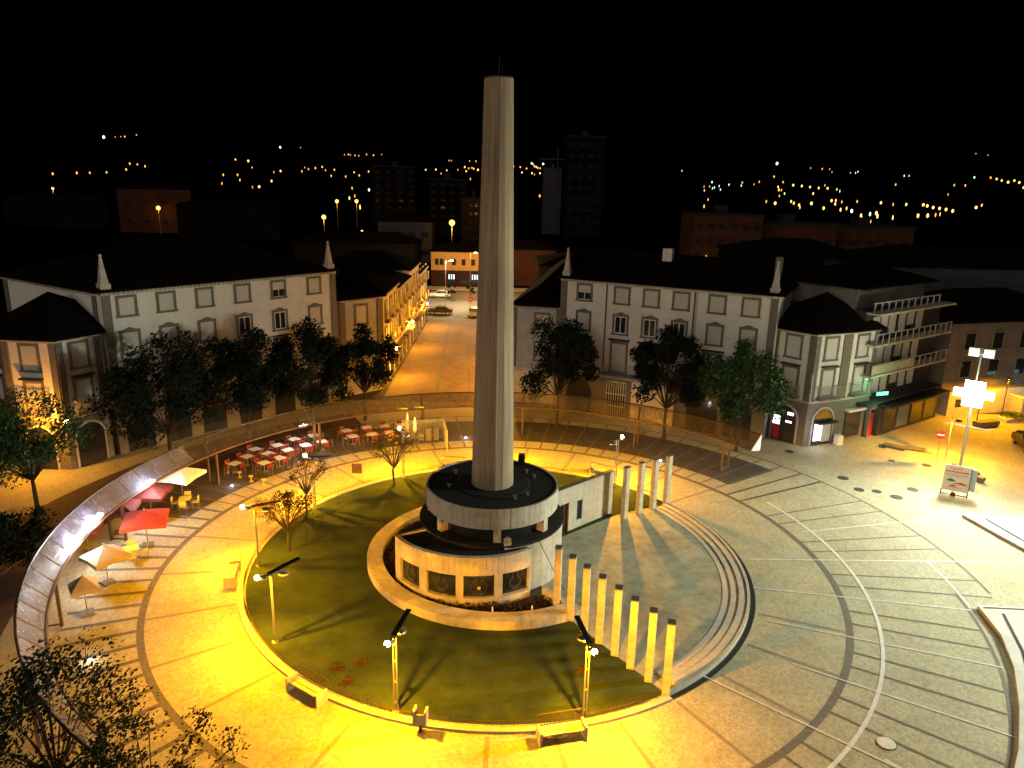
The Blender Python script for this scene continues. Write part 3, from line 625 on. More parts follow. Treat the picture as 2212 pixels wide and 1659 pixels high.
# ---------------------------------------------------------------- trees
def leafcloud(b, c, r, n, s, rn, sq=1.0):
    for _ in range(n):
        d = Vector((rn.gauss(0, 1), rn.gauss(0, 1), rn.gauss(0, 1))).normalized()*(rn.random()**.45)
        p = Vector(c)+Vector((d.x*r, d.y*r, d.z*r*sq)); a = Vector((rn.gauss(0, 1), rn.gauss(0, 1), rn.gauss(0, 1))).normalized(); t = a.orthogonal().normalized()
        u = a.cross(t); k = s*rn.uniform(.6, 1.3); w = k*.5
        b.add([p-t*k, p-u*w, p+t*k, p+u*w], [(0, 1, 2, 3)])
def tree(name, x, y, H, rx, zc, rz_, seed, label, ml, nleaf=10000, leaf=.15, ncl=30, group=None, trunk=.16, cat='tree'):
    rn = random.Random(seed); e = empty(name, label, cat, (x, y, 0), 0, group)
    bt = MB(); bt.tube((0, 0, 0), (rn.uniform(-.1, .1), 0, zc*.45), trunk, trunk*.7, 9); fork = Vector((0, 0, zc*.45)); bc = MB()
    for k in range(ncl):
        a = rn.uniform(0, 6.283); el = rn.uniform(-.75, 1.0); q = rn.uniform(.45, .95)
        rr = math.sqrt(max(0, 1-el*el)); c = Vector((math.cos(a)*rr*rx*q, math.sin(a)*rr*rx*q, zc+el*rz_*q))
        mid = fork.lerp(c, .5)+Vector((0, 0, .25)); bt.tube(fork, mid, trunk*.38, trunk*.2, 5, False); bt.tube(mid, c, trunk*.2, .015, 5, False)
        leafcloud(bc, c, rx*rn.uniform(.22, .40), nleaf//ncl, leaf, rn, .9)
        for _ in range(3):
            t = c+Vector((rn.gauss(0, .3), rn.gauss(0, .3), rn.uniform(.2, .9)))*rx*.25; bt.tube(c, t, .02, .008, 4, False); leafcloud(bc, t, rx*.10, 18, leaf*.9, rn)
    bt.build('trunk', m_bark, e); bc.build('crown', ml, e); return e
tree('plane_tree', -25.9, 53.6, 9, 4.0, 6.1, 4.2, 11, 'broad dark tree in front of the left building, nearest its corner', m_leaf, group='dark trees before the buildings')
tree('plane_tree', -21.6, 58.6, 8.5, 3.8, 6.1, 3.9, 12, 'dark tree in front of the left building, second from its corner', m_leaf, group='dark trees before the buildings')
tree('plane_tree', -17.3, 62.2, 8.5, 3.6, 6.0, 3.8, 13, 'dark tree in front of the right end of the left building', m_leaf, group='dark trees before the buildings')
tree('plane_tree', -13.6, 66.6, 8.5, 2.9, 5.8, 3.9, 14, 'dark tree left of the side street entrance', m_leaf, 6000, group='dark trees before the buildings')
tree('plane_tree', 4.2, 66.2, 9, 3.8, 6.3, 3.6, 15, 'dark tree just right of the column before the right building', m_leaf, group='dark trees before the buildings')
tree('plane_tree', 13.6, 63.2, 9, 3.3, 6.1, 4.0, 16, 'dark tree before the middle of the right building', m_leaf, group='dark trees before the buildings')
tree('plane_tree', 19.2, 60.3, 9, 3.5, 5.9, 3.8, 17, 'green lit tree beside the arched corner tower', m_leaf2, 8000, group='dark trees before the buildings')
tree('plane_tree', -31.5, 46.0, 8, 3.9, 4.6, 3.4, 18, 'green tree at the left edge of the photo behind the canopy', m_leaf2, 9000, .12, 30)
tree('plane_tree', -27.8, 36.0, 6, 3.0, 3.0, 2.6, 19, 'low dark tree at the left edge below the canopy', m_leaf, 6000, .12)
tree('plane_tree', -26.3, 27.5, 6, 3.1, 3.2, 2.8, 23, 'low dark tree at the left edge, nearer than the other low one', m_leaf, 6000, .12)
tree('shrub_tree', -15.6, 21.6, 6, 3.3, 3.2, 2.9, 20, 'loose leafy tree in the bottom left corner', m_leaf, 5200, .085, 34, trunk=.12)
tree('shrub_tree', -10.9, 19.0, 6, 2.5, 3.9, 2.6, 21, 'loose leafy tree at the bottom edge, right of the corner tree', m_leaf, 3000, .07, 26, trunk=.10)
tree('shrub_tree', -6.0, 14.2, 8, 1.6, 6.6, 2.0, 22, 'thin twiggy tree top poking in at the bottom edge', m_leaf3, 900, .06, 20, trunk=.08)
tree('small_tree', -8.48, 51.24, 4, 1.9, 3.1, .75, 31, 'small bare umbrella shaped tree on the lawn behind the pavilion', m_leaf3, 1500, .05, 24, trunk=.10)
tree('small_tree', -13.5, 46.09, 4, 1.6, 3.1, .8, 32, 'small thin tree beside the back left lamp', m_leaf3, 1300, .05, 22, trunk=.09)
tree('small_tree', -13.2, 40.9, 4, 1.8, 2.9, .9, 33, 'small brown leafed tree on the left edge of the lawn', m_leaf3, 2400, .06, 24, trunk=.11)

# ---------------------------------------------------------------- facade buildings
def arch_poly(w, h, n=10):
    pts = [(-w/2, 0), (w/2, 0)]; r = w/2
    for i in range(n+1): t = math.pi*i/n; pts.append((r*math.cos(t), h-r+r*math.sin(t)))
    return pts
def prism_xz(b, pts, cx, z, y0, y1):
    n = len(pts); vs = [(cx+p[0], y0, z+p[1]) for p in pts]+[(cx+p[0], y1, z+p[1]) for p in pts]
    b.add(vs, [tuple(range(n)), tuple(range(2*n-1, n-1, -1))]+[(i, (i+1) % n, n+(i+1) % n, n+i) for i in range(n)])
def window(e, s, z, w, h, mt=m_shutter, head=False, lit=None, slats=True, name='window'):
    t = .21; b = MB()
    b.box(s-w/2-t, s-w/2, -.07, .02, z-h/2, z+h/2); b.box(s+w/2, s+w/2+t, -.07, .02, z-h/2, z+h/2); b.box(s-w/2-t, s+w/2+t, -.075, .02, z+h/2, z+h/2+t)
    b.box(s-w/2-t-.05, s+w/2+t+.05, -.12, .02, z-h/2-t*.8, z-h/2)
    if head: prism_xz(b, [(-w*.42, 0), (w*.42, 0), (w*.22, .13), (0, .2), (-w*.22, .13)], s, z+h/2+t, -.08, .02)
    f = b.build(name, m_granite, e)
    b = MB()
    if mt is m_shutter: b.box(s-w/2, s+w/2, -.03, .01, z-h/2, z+h/2); b.build('shutter', mt, f)
    elif mt == 'dark': b.box(s-w/2, s+w/2, -.03, .01, z-h/2, z+h/2); b.build('pane', m_darkglass, f)
    elif mt == 'half': b.box(s-w/2, s+w/2, -.03, .01, z, z+h/2); b.build('shutter', m_shutter, f); MB().box(s-w/2, s+w/2, -.02, .01, z-h/2, z).build('pane', m_pane, f); MB().box(s-.03, s+.03, -.035, .0, z-h/2, z).box(s-w/2, s+w/2, -.034, 0, z-h/2, z-h/2+.06).build('casement', m_white, f)
    else:
        b.box(s-w/2, s+w/2, -.02, .01, z-h/2, z+h/2); b.build('pane', m_darkglass, f)
        b = MB(); b.box(s-.04, s+.04, -.045, -.02, z-h/2, z+h/2)
        for q in (-1, 1): b.box(s+q*(w/2-.04)-.04, s+q*(w/2-.04)+.04, -.044, -.02, z-h/2, z+h/2)
        b.box(s-w/2+.08, s+w/2-.08, -.043, -.02, z+h/2-.08, z+h/2); b.box(s-w/2+.08, s+w/2-.08, -.043, -.02, z-h/2, z-h/2+.08); b.build('casement', m_white, f)
    if lit: b = MB(); b.ball((s+lit, -.1, z-.35), .12, 8, 6); b.build('lamp', e_warm, f)
    return f
def balcony(e, s0, s1, z, d=.75, mt=None):
    b = MB(); b.box(s0, s1, -d, 0.0, z-.16, z); o = b.build('balcony', m_granite, e); b = MB(); mt = mt or m_iron
    n = int((s1-s0)/.13)
    for i in range(n+1): x = s0+.04+(s1-s0-.08)*i/n; b.box(x-.012, x+.012, -d+.03, -d+.055, z, z+.95)
    for x in (s0+.04, s1-.04):
        for k in range(1, 5): b.box(x-.012, x+.012, -d+.03+k*.14, -d+.055+k*.14, z, z+.95)
    b.box(s0, s1, -d+.02, -d+.065, z+.95, z+1.0); b.box(s0+.0, s0+.05, -d+.07, 0, z+.95, z+1.0); b.box(s1-.05, s1, -d+.07, 0, z+.95, z+1.0); b.build('railing', mt, o)
def hip_roof(e, poly, z, rise, inset, over=.5, mt=None):
    cx = sum(p[0] for p in poly)/len(poly); cyy = sum(p[1] for p in poly)/len(poly)
    def sc2(p, d):
        v = Vector((p[0]-cx, p[1]-cyy)); l = v.length; return (cx+v.x*(l+d)/l, cyy+v.y*(l+d)/l)
    n = len(poly); lo = [sc2(p, over*1.3) for p in poly]; b = MB()
    vs = [(x, y, z) for x, y in lo]+[(x, y, z+.14) for x, y in lo]; hi = []
    xs = [p[0] for p in poly]; ys = [p[1] for p in poly]; w, d = max(xs)-min(xs), max(ys)-min(ys)
    for p in poly:
        if w >= d: hx = cx+(1 if p[0] > cx else -1)*max(.2, w/2-d/2*inset); hy = cyy+(.05 if p[1] > cyy else -.05)
        else: hx = cx+(.05 if p[0] > cx else -.05); hy = cyy+(1 if p[1] > cyy else -1)*max(.2, d/2-w/2*inset)
        hi.append((hx, hy, z+rise))
    vs += hi
    fs = [tuple(range(n))]+[(i, (i+1) % n, n+(i+1) % n, n+i) for i in range(n)]+[(n+i, n+(i+1) % n, 2*n+(i+1) % n, 2*n+i) for i in range(n)]+[tuple(2*n+i for i in range(n))]
    b.add(vs, fs); return b.build('roof', mt or m_tile, e)
def obelisk(e, x, y, z):
    b = MB(); b.box(x-.38, x+.38, y-.38, y+.38, z, z+.5); b.box(x-.28, x+.28, y-.28, y+.28, z+.5, z+.75)
    vs = [(x-.26, y-.26, z+.75), (x+.26, y-.26, z+.75), (x+.26, y+.26, z+.75), (x-.26, y+.26, z+.75), (x-.07, y-.07, z+2.5), (x+.07, y-.07, z+2.5), (x+.07, y+.07, z+2.5), (x-.07, y+.07, z+2.5)]
    b.add(vs, [(3, 2, 1, 0), (4, 5, 6, 7), (0, 1, 5, 4), (1, 2, 6, 5), (2, 3, 7, 6), (3, 0, 4, 7)]); b.ball((x, y, z+2.6), .13, 8, 6); b.build('pinnacle', m_trav, e)
def body(e, L, D, H, mt=m_wall, base=3.9, name='wall', corners=True):
    b = MB(); b.box(0, L, 0, D, base, H); b.build(name, mt, e)
    b = MB(); b.box(-.04, L+.04, -.04, D, 0, base-.02); b.build('ground_floor_wall', m_granite if mt is m_wall else mt, e)
    b = MB(); b.box(-.1, L+.1, -.16, D+.1, H-.22, H-.02); b.box(-.08, L+.08, -.12, D, base-.02, base+.14)
    n = int(L/.36)
    for i in range(n): b.box(.1+i*.36, .26+i*.36, -.3, -.16, H-.2, H-.06)
    b.build('cornice', m_trav, e)
    if corners:
        for x0, x1 in ((-.08, .55), (L-.55, L+.08)): b = MB(); b.box(x0, x1, -.10, .02, base+.14, H-.22); b.build('corner_pilaster', m_granite, e)
def frame(A, B): return (A[0], A[1], 0), math.atan2(B[1]-A[1], B[0]-A[0]), math.hypot(B[0]-A[0], B[1]-A[1])

# left main building
loc, az, L = frame((-31.16, 56.29), (-17.52, 73.06))
eL = empty('corner_building', 'white four storey building left of the side street with shuttered windows', 'building', loc, az)
body(eL, L, 11, 13.0)
hip_roof(eL, [(0, 0), (L, 0), (L, 11), (0, 11)], 13.0, 2.2, 1.0); obelisk(eL, .35, .35, 13.15); obelisk(eL, L-.35, .35, 13.15)
for i, s in enumerate((1.75, 4.88, 8.17, 11.68, 15.3, 19.2)):
    window(eL, s, 11.8, 1.2, 1.35, 'half' if i == 4 else m_shutter); window(eL, s, 8.95, 1.2, 1.6, 'open' if i in (3, 4) else m_shutter, True); window(eL, s, 5.95, 1.25, 2.5, m_shutter)
    b = MB(); b.box(s-.95, s+.95, -.3, 0, 7.5, 7.62); b.build('door_hood', m_darkmetal, eL)
    balcony(eL, s-1.0, s+1.0, 4.6)
    b = MB(); prism_xz(b, arch_poly(2.2, 3.2), s, .05, -.06, .0); o = b.build('shop_front', m_darkglass, eL); b = MB(); b.box(s-1.1, s+1.1, -.5, -.06, 2.5, 2.62); b.build('awning', m_whitecloth if i % 2 else m_darkred, o)
# right main building
loc, az, L = frame((4.58, 71.56), (22.17, 62.72))
eR = empty('corner_building', 'white four storey building right of the column with three open windows', 'building', loc, az)
body(eR, L, 11, 13.0)
hip_roof(eR, [(0, 0), (L, 0), (L, 11), (0, 11)], 13.0, 2.4, 1.0); obelisk(eR, .35, .35, 13.15); obelisk(eR, L-.35, .35, 13.15)
b = MB(); b.box(8.4, 9.3, 4, 4.8, 14, 16.0); b.build('chimney', m_wall, eR); b = MB(); b.box(18.2, 18.8, 7, 7.6, 13.2, 15.6); b.build('chimney', m_granite, eR)
for i, s in enumerate((2.32, 6.02, 8.8, 11.53, 14.7, 17.56)):
    window(eR, s, 11.82, 1.2, 1.35, 'half' if i == 0 else m_shutter); window(eR, s, 9.1, 1.15, 1.6, 'open' if i in (1, 2, 3) else m_shutter, True, lit=-.25 if i == 3 else None)
    window(eR, s, 6.0, 1.35, 2.6, m_shutter); b = MB(); b.box(s-1.0, s+1.0, -.32, 0, 7.62, 7.76); b.build('door_hood', m_darkmetal, eR)
balcony(eR, 4.6, 12.6, 4.5, .9)
for s in (2.32, 14.7, 17.56): balcony(eR, s-1.0, s+1.0, 4.6)
for s in (4.55, 12.75): b = MB(); b.tube((s, -.12, 4.6), (s, -.12, 12.8), .06, .06, 8); b.build('downpipe', m_brownmetal, eR)
b = MB(); b.box(12.65, 13.0, -.06, .02, 4.1, 12.75); b.build('pilaster_strip', m_wall_old, eR)
b = MB(); b.box(5.0, 7.0, -.06, .0, .1, 3.7); g = b.build('gate', m_darkglass, eR); b = MB()
for k in range(9): b.box(5.05+k*.235, 5.09+k*.235, -.11, -.07, .1, 3.6)
for z in (.15, 1.2, 2.4, 3.6): b.box(5.0, 7.0, -.12, -.065, z, z+.05)
b.build('bars', m_white, g)
b = MB(); b.box(7.5, 11.6, -.10, -.03, .1, 3.85); b.build('shop_shutter', m_wall, eR)
for s, w in ((2.2, 2.6), (14.2, 2.8), (17.4, 2.4)): b = MB(); prism_xz(b, arch_poly(w, 3.4), s, .05, -.07, 0); b.build('shop_front', m_darkglass, eR)
# corner towers
def tower(T, base_pts, label, litlist, left=False):
    e = empty('corner_tower', label, 'building', (0, 0, 0)); poly = T+base_pts
    b = MB(); b.prism(poly, 3.9, 10.0, False); b.build('wall', m_wall, e); b = MB(); b.prism(poly, 0, 3.88, True); b.build('ground_floor_wall', m_granite, e)
    cx = sum(p[0] for p in poly)/len(poly); cyy = sum(p[1] for p in poly)/len(poly); b = MB()
    vs = []; n = len(poly)
    for p in poly: v = Vector((p[0]-cx, p[1]-cyy)); l = v.length; vs.append((cx+v.x*(l+.6)/l, cyy+v.y*(l+.6)/l, 10.0))
    vs += [(x, y, 10.14) for x, y, z in vs]+[(cx, cyy, 12.9)]
    b.add(vs, [tuple(range(n))]+[(i, (i+1) % n, n+(i+1) % n, n+i) for i in range(n)]+[(n+i, n+(i+1) % n, 2*n) for i in range(n)]); b.build('roof', m_tile, e)
    for k in range(len(T)-1):
        loc, az, L = frame(T[k], T[k+1]); f = bpy.data.objects.new('facade', None); C.objects.link(f); f.location = loc; f.rotation_euler = (0, 0, az)
        # facade children are placed in world space under the tower itself
        C.objects.unlink(f); bpy.data.objects.remove(f)
        M = Matrix.Translation(Vector(loc)) @ Matrix.Rotation(az, 4, 'Z')
        made = []
        before = set(bpy.data.objects)
        MB().box(0, .5, -.1, .02, 4.0, 9.8).build('pilaster', m_granite, e); MB().box(L-.5, L, -.1, .02, 4.0, 9.8).build('pilaster', m_granite, e)
        b = MB(); b.box(-.05, L+.05, -.14, .02, 9.8, 9.98); b.box(-.03, L+.03, -.14, .02, 3.9, 4.05); b.build('cornice', m_trav, e)
        window(e, L/2, 8.6, 1.2, 1.8, m_shutter); window(e, L/2, 5.6, 1.2, 2.2, m_shutter)
        b = MB(); b.box(L/2-.85, L/2+.85, -.4, 0, 7.0, 7.12); b.build('door_hood', m_darkmetal, e)
        balcony(e, L/2-1.05, L/2+1.05, 4.35, .7)
        if k < 2 or left:
            b = MB(); prism_xz(b, arch_poly(2.5, 3.45, 14), L/2, .03, -.16, -.0); b.build('arch_surround', m_wall_old, e)
            b = MB(); prism_xz(b, arch_poly(2.2, 3.3, 14), L/2, .03, -.20, -.165); o = b.build('shop_front', m_darkglass, e)
        else:
            b = MB(); b.box(L/2-1.0, L/2+1.0, -.12, 0, .3, 2.7); b.build('shop_front', m_darkglass, e); b = MB(); b.box(L/2-1.15, L/2+1.15, -.5, -.02, 2.75, 2.95); b.build('sign_fascia', m_wall, e)
        if litlist and k in litlist:
            for (x0, x1, z0, z1, mm, nm) in litlist[k]:
                b = MB(); b.box(L/2+x0, L/2+x1, -.26, -.21, z0, z1); b.build(nm, mm, e)
        for o in set(bpy.data.objects)-before:
            if o.parent == e: o.matrix_basis = M
    return e
m_vend = mat('red_vending_panel', (.5, .03, .02), .4, .1, 5)
lit = {0: [(-1.0, -.35, 1.5, 2.3, e_shop, 'lit_screen'), (-1.0, -.3, .15, 1.4, m_vend, 'red_panel'), (.3, .85, 2.55, 2.8, e_shop, 'lit_sign'), (.2, .75, 1.85, 2.0, e_shop, 'lit_sign')],
       1: [(-.95, -.1, .45, 2.0, e_shop, 'lit_window'), (-.1, .9, .3, 2.0, m_wall_old, 'poster_panel')]}
eT = tower([(22.94, 64.83), (25.52, 62.0), (28.84, 63.39), (32.27, 65.21)], [(31.2, 68.0), (29, 72), (25.5, 72)], 'three storey corner tower with arched shops and a dark tiled roof on the right', lit)
b = MB(); b.box(-.9, 1.2, -.7, -.2, 2.05, 2.2)
o = b.build('awning', m_darkmetal, eT); loc, az, L = frame((25.52, 62.0), (28.84, 63.39)); o.matrix_basis = Matrix.Translation(Vector((loc[0], loc[1], 0))) @ Matrix.Rotation(az, 4, 'Z') @ Matrix.Translation(Vector((L/2, 0, 0)))
eTL = tower([(-39.9, 55.6), (-37.32, 53.33), (-33.18, 52.95), (-31.63, 56.02)], [(-32.5, 62), (-40, 63)], 'three storey corner tower with a dark archway at the left edge', None, True)
light('shop_light', (26.3, 60.9, 1.6), 60, (.85, .85, 1.0), None, .3)
b = MB(); b.box(-.03, .03, 0, .5, 3.95, 4.0); b.lathe(0, 0, [(.08, 3.6), (.12, 3.85), (.04, 3.95)], 8); tag(b.build('wall_lantern', [e_sod], loc=(-33.0, 52.6, 0)), 'small orange lantern on the corner of the left tower', 'lantern')
light('lantern_light', (-34.6, 51.4, 3.7), 1500, AMBER, None, .12)
# left wing behind the left tower
loc, az, L = frame((-44.3, 65.0), (-32.0, 57.0))
e = empty('corner_building', 'pale building end showing above the roof of the left tower', 'building', loc, az); body(e, L, 9, 12.9); hip_roof(e, [(0, 0), (L, 0), (L, 9), (0, 9)], 12.9, 2.0, 1.0)
# shop signs
sg = empty('pharmacy_sign', 'green lit pharmacy sign hanging beside the corner tower', 'sign', (32.9, 64.3, 4.35), R(20))
b = MB(); b.box(-.75, .65, -.07, .07, -.2, .16); b.build('light_box', m_darkmetal, sg)
b = MB()
for k in range(9):
    for j in range(2): b.box(-.66+k*.145, -.57+k*.145, -.09, -.075, -.14+j*.14+(.02 if k % 2 else 0), -.05+j*.14+(.02 if k % 3 else 0))
b.box(-.68, .62, -.078, -.072, -.16, .13); b.build('led_letters', e_green, sg); light('green_light', (-.2, -.6, 0), 160, (.05, 1, .4), sg, .2)
b = MB(); b.box(-.03, .03, -.75, 0, 4.3, 6.6); bn = b.build('banner', m_whitecloth, None, loc=(25.45, 61.9, 0), rz=R(-12)); tag(bn, 'white vertical banner with a blue cross on the tower corner', 'banner')
b = MB(); b.box(-.045, .045, -.48, -.28, 4.9, 5.9); b.box(-.044, .044, -.68, -.1, 5.3, 5.5); b.build('cross', mat('blue_paint', (.03, .12, .30), .6, .1, 5), bn)
# red doorway beside the tower
e = empty('doorway', 'red glowing doorway in the granite arch right of the corner tower', 'door', (32.3, 64.95, 0), R(38))
b = MB(); b.box(0, 1.3, -.05, .05, 0, 2.2); b.build('door', m_vend, e); b = MB(); b.box(-.25, 0, -.2, .1, 0, 3.2); b.box(1.3, 1.5, -.2, .1, 0, 3.2); prism_xz(b, [(-.9, 0), (.9, 0), (.6, .5), (0, .75), (-.6, .5)], .65, 2.6, -.25, .1); b.build('surround', m_granite, e)
b = MB(); b.box(1.12, 1.22, -.09, -.055, .2, 2.1); b.build('neon_strip', emit('red_neon', (1, .06, .03), 1.1), e)
b = MB(); b.box(-.3, .3, -.25, .25, 0, .85); tag(b.build('waste_box', m_white, loc=(28.9, 62.75, 0), rz=R(25)), 'small white box standing against the corner tower', 'box')
# low building left of right block and row houses along the street
loc, az, L = frame((-0.2, 73.75), (4.75, 72.9))
e = empty('row_house', 'three storey house squeezed between the column and the right building', 'building', loc, az); body(e, L, 40, 10.0, m_wall_old, 3.6); hip_roof(e, [(0, 0), (L, 0), (L, 40), (0, 40)], 10.0, 1.8, .8)
for z in (8.3, 5.4): window(e, 3.1, z, 1.2, 1.7, 'half' if z > 6 else m_shutter)
def streethouse(y0, y1, H, seed, label):
    rn = random.Random(seed); e = empty('row_house', label, 'building', (-13.75-(.004*seed), y0, 0), R(90)); L = y1-y0-.06
    # local x runs up the street, outward face looks east (+x world = local -y)
    body(e, L, 12, H, m_wall_old, 3.4, corners=False); hip_roof(e, [(0, 0), (L, 0), (L, 12), (0, 12)], H, 2.0, .8, .35)
    n = max(2, int(L/3.0))
    for i in range(n):
        s = (i+.5)*L/n
        for z in ([5.2, 8.0] if H > 8.5 else [5.2]): window(e, s, z, 1.1, 1.9, m_shutter if rn.random() < .6 else 'open'); balcony(e, s-.8, s+.8, z-1.05, .5)
        b = MB(); b.box(s-1.0, s+1.0, -.1, 0, .2, 2.8); o = b.build('shop_front', m_darkglass, e); MB().box(s-1.1, s+1.1, -.7, -.1, 2.8, 2.95).build('awning', m_darkred if i % 2 else m_tancloth, o)
streethouse(78.2, 88, 10.0, 1, 'first row house on the left side of the lit street, by the trees')
streethouse(88, 98, 9.4, 2, 'second row house on the left side of the lit street')
streethouse(98, 108, 10.2, 3, 'third row house on the left side of the lit street')
streethouse(108, 118, 8.6, 4, 'last row house on the left side of the lit street, at the crossing')
loc, az, L = frame((-17.3, 73.9), (-13.78, 77.3))
e = empty('row_house', 'chamfered three storey house between the left building and the lit street', 'building', loc, az); body(e, L, 7, 10.0, m_wall_old, 3.6); hip_roof(e, [(0, 0), (L, 0), (L, 7), (0, 7)], 10.0, 1.6, .8)
for z in (8.3, 5.4): window(e, L/2, z, 1.2, 1.8, m_shutter)

# ---------------------------------------------------------------- dark modern block
loc, az, L = frame((33.35, 65.23), (42.11, 71.56)); L += 2.5
loc = (33.35-2.5*math.cos(az), 65.23-2.5*math.sin(az), 0)
m_dkb = mat('dark_brown_render', (.045, .032, .03), .85, .2, 2)
e = empty('apartment_block', 'dark five storey block with pale balcony bands and pale shutters', 'building', loc, az)
# local s measured from base start; facade features from s=-2.5..10.8 => shift +2.5
b = MB(); b.box(0, L, 1.1, 11, 0, 11.6); b.build('wall', m_dkb, e); b = MB(); b.box(0, L-1.5, 2.2, 10.5, 11.6, 13.4); b.build('attic_wall', mat('grey_brown_render2', (.16, .14, .125), .9, .3, .6), e)
hip_roof(e, [(-.2, 1.6), (L-1.2, 1.6), (L-1.2, 11), (-.2, 11)], 13.42, 1.6, .9, .4)
for fz, solid in ((11.5, False), (8.75, False), (6.0, True), (3.4, False)):
    b = MB(); b.box(-.1, L+.1, -.2, 1.08, fz-.18, fz); bl = b.build('balcony', m_trav if fz > 4 else m_dkb, e); b = MB()
    if fz < 11 and fz > 4:
        n = 13
        for i in range(n+1): x = (L)*i/n; b.box(x-.025, x+.025, -.14, -.09, fz, fz+.9)
        b.box(0, L, -.15, -.08, fz+.9, fz+.96)
        b.build('railing', m_wall_old, bl)
        if solid:
            b = MB()
            for i in range(7): b.box(L*i/n+.06, L*(i+1)/n-.06, -.12, -.1, fz+.05, fz+.85)
            b.build('panel', mat('tan_panels', (.42, .34, .22), .7, .15, 3), bl)
    elif fz > 11:
        for i in range(11): x = .4+(L-2)*i/10; b.box(x-.05, x+.05, .6, .7, fz, fz+.75)
        b.box(.3, L-1.5, .58, .72, fz+.75, fz+.85); b.build('railing', m_wall_old, bl)
for fz, zc, h in ((8.75, 10.1, 1.7), (6.0, 7.35, 1.9), (3.4, 4.75, 1.8)):
    for i, s in enumerate((.75, 2.1, 3.5, 5.2, 6.7, 8.3)):
        b = MB(); b.box(s+.9-.5, s+.9+.5, .98, 1.09, zc-h/2+(.5 if (i+int(fz)) % 3 == 0 else 0), zc+h/2); w_ = b.build('window', m_shutter if i % 4 != 3 or fz > 8 else m_wall_old, e)
        b = MB(); b.box(s+.9-.5, s+.9+.5, 1.0, 1.08, zc-h/2-.001, zc-h/2+.48); b.build('pane', m_darkglass, w_)
b = MB(); b.box(2.4, L, -.1, 1.0, .05, 2.9); b.build('shop_base', m_dkb, e)
for i in range(4): b = MB(); b.box(3.2+i*2.5, 5.2+i*2.5, -.14, -.09, .3, 2.5); b.build('shop_front', m_darkglass if i != 1 else mat('dim_poster', (.12, .17, .22), .5, .2, 3), e)
b = MB(); b.box(2.4, L, -1.2, -.1, 2.9, 3.05); b.build('shop_canopy', m_darkmetal, e)
# grey wing further right
loc2, az2, L2 = frame((43.0, 72.6), (60, 77.5))
e = empty('apartment_block', 'grey brown block behind the floodlight mast', 'building', loc2, az2)
b = MB(); b.box(0, L2, 0, 12, 2.6, 9.3); b.build('wall', mat('grey_brown_render', (.16, .13, .115), .9, .3, .4), e); hip_roof(e, [(0, 0), (L2, 0), (L2, 12), (0, 12)], 9.3, 2.5, .9)
b = MB(); b.box(0.3, L2, -.8, 12, 0, 2.58); b.build('ground_floor_wall', m_wall_old, e)
b = MB(); b.box(1.2, 1.9, -.85, -.8, .9, 1.7); b.build('window', m_darkglass, e); b = MB(); b.box(3.4, 4.1, -.85, -.8, 1.2, 2.0); b.build('window', m_darkglass, e)
for s in (2.5, 6, 9.5, 13): window(e, s, 7.4, 1.2, 1.6, 'dark'); window(e, s, 4.6, 1.2, 1.6, 'dark')
# lit stall at far right
e = empty('lit_kiosk', 'white and green lit kiosk at the right edge of the photo', 'kiosk', (51.4, 72.6, 0), R(15))
b = MB(); b.box(0, 5, 0, 3, 0, 2.0); b.build('body', m_wall_old, e); b = MB(); b.box(0, 5, -.6, -.5, 2.0, 3.3); b.build('light_box', emit('white_green_sign', (.62, 1.0, .82), 1.6, True), e)
b = MB(); b.box(.8, 1.8, -.68, -.61, 2.3, 3.0); b.box(2.4, 3.8, -.68, -.61, 2.5, 2.8); b.build('sign_letters', m_dkb, e); b = MB(); b.box(-.1, 5.1, -1.0, 3.1, 1.85, 1.98); b.build('eave', m_white, e)

# ---------------------------------------------------------------- right side furniture
fm = empty('floodlight_mast', 'tall steel mast with a blazing white floodlight cluster', 'lamp post', (36.21, 56.74, 0), R(-35))
b = MB(); b.tube((0, 0, 0), (0, 0, 10.2), .13, .06, 12); b.lathe(0, 0, [(.28, 0), (.28, .06), (.15, .1)], 12); b.build('pole', m_metal, fm)
for w_, z_, r_ in ((1.35, 6.6, .05), (1.7, 3.85, .05), (.75, 9.7, .04)): MB().tube((-w_, 0, z_), (w_, 0, z_), r_, r_, 8).build('crossbar', m_metal, fm)
for x in (-1.05, -.36, .36, 1.05):
    b = MB(); b.box(x-.30, x+.30, -.36, -.30, 6.30, 6.92); hd = b.build('floodlight', e_white, fm); b = MB(); b.box(x-.33, x+.33, -.30, -.05, 6.27, 6.95); b.build('housing', m_metal, hd)
for x in (-.5, .5): b = MB(); b.box(x-.36, x+.36, -.06, .12, 9.5, 10.15); b.build('unlit_floodlight', m_white, fm)
light('white_flood', (34.9, 55.0, 6.6), 13000, WHITE, None, 1.1, R(150), (12, 24, 2))
light('flood_spill', (35.4, 55.6, 6.4), 2000, WHITE, None, .5)
fm2 = empty('floodlight_mast', 'second floodlight mast just outside the right edge, lighting the pale paving', 'lamp post', (53.0, 40.0, 0), R(-80))
MB().tube((0, 0, 0), (0, 0, 13.1), .15, .09, 12).build('pole', m_metal, fm2); MB().tube((-1.3, 0, 13.0), (1.3, 0, 13.0), .05, .05, 8).build('crossbar', m_metal, fm2)
for x in (-1, 0, 1): MB().box(x-.3, x+.3, -.36, -.3, 12.7, 13.3).build('floodlight', e_white, fm2)
light('white_flood', (52.2, 40.0, 12.8), 118000, WHITE, None, 2.4, R(122), (26, 29, 0))
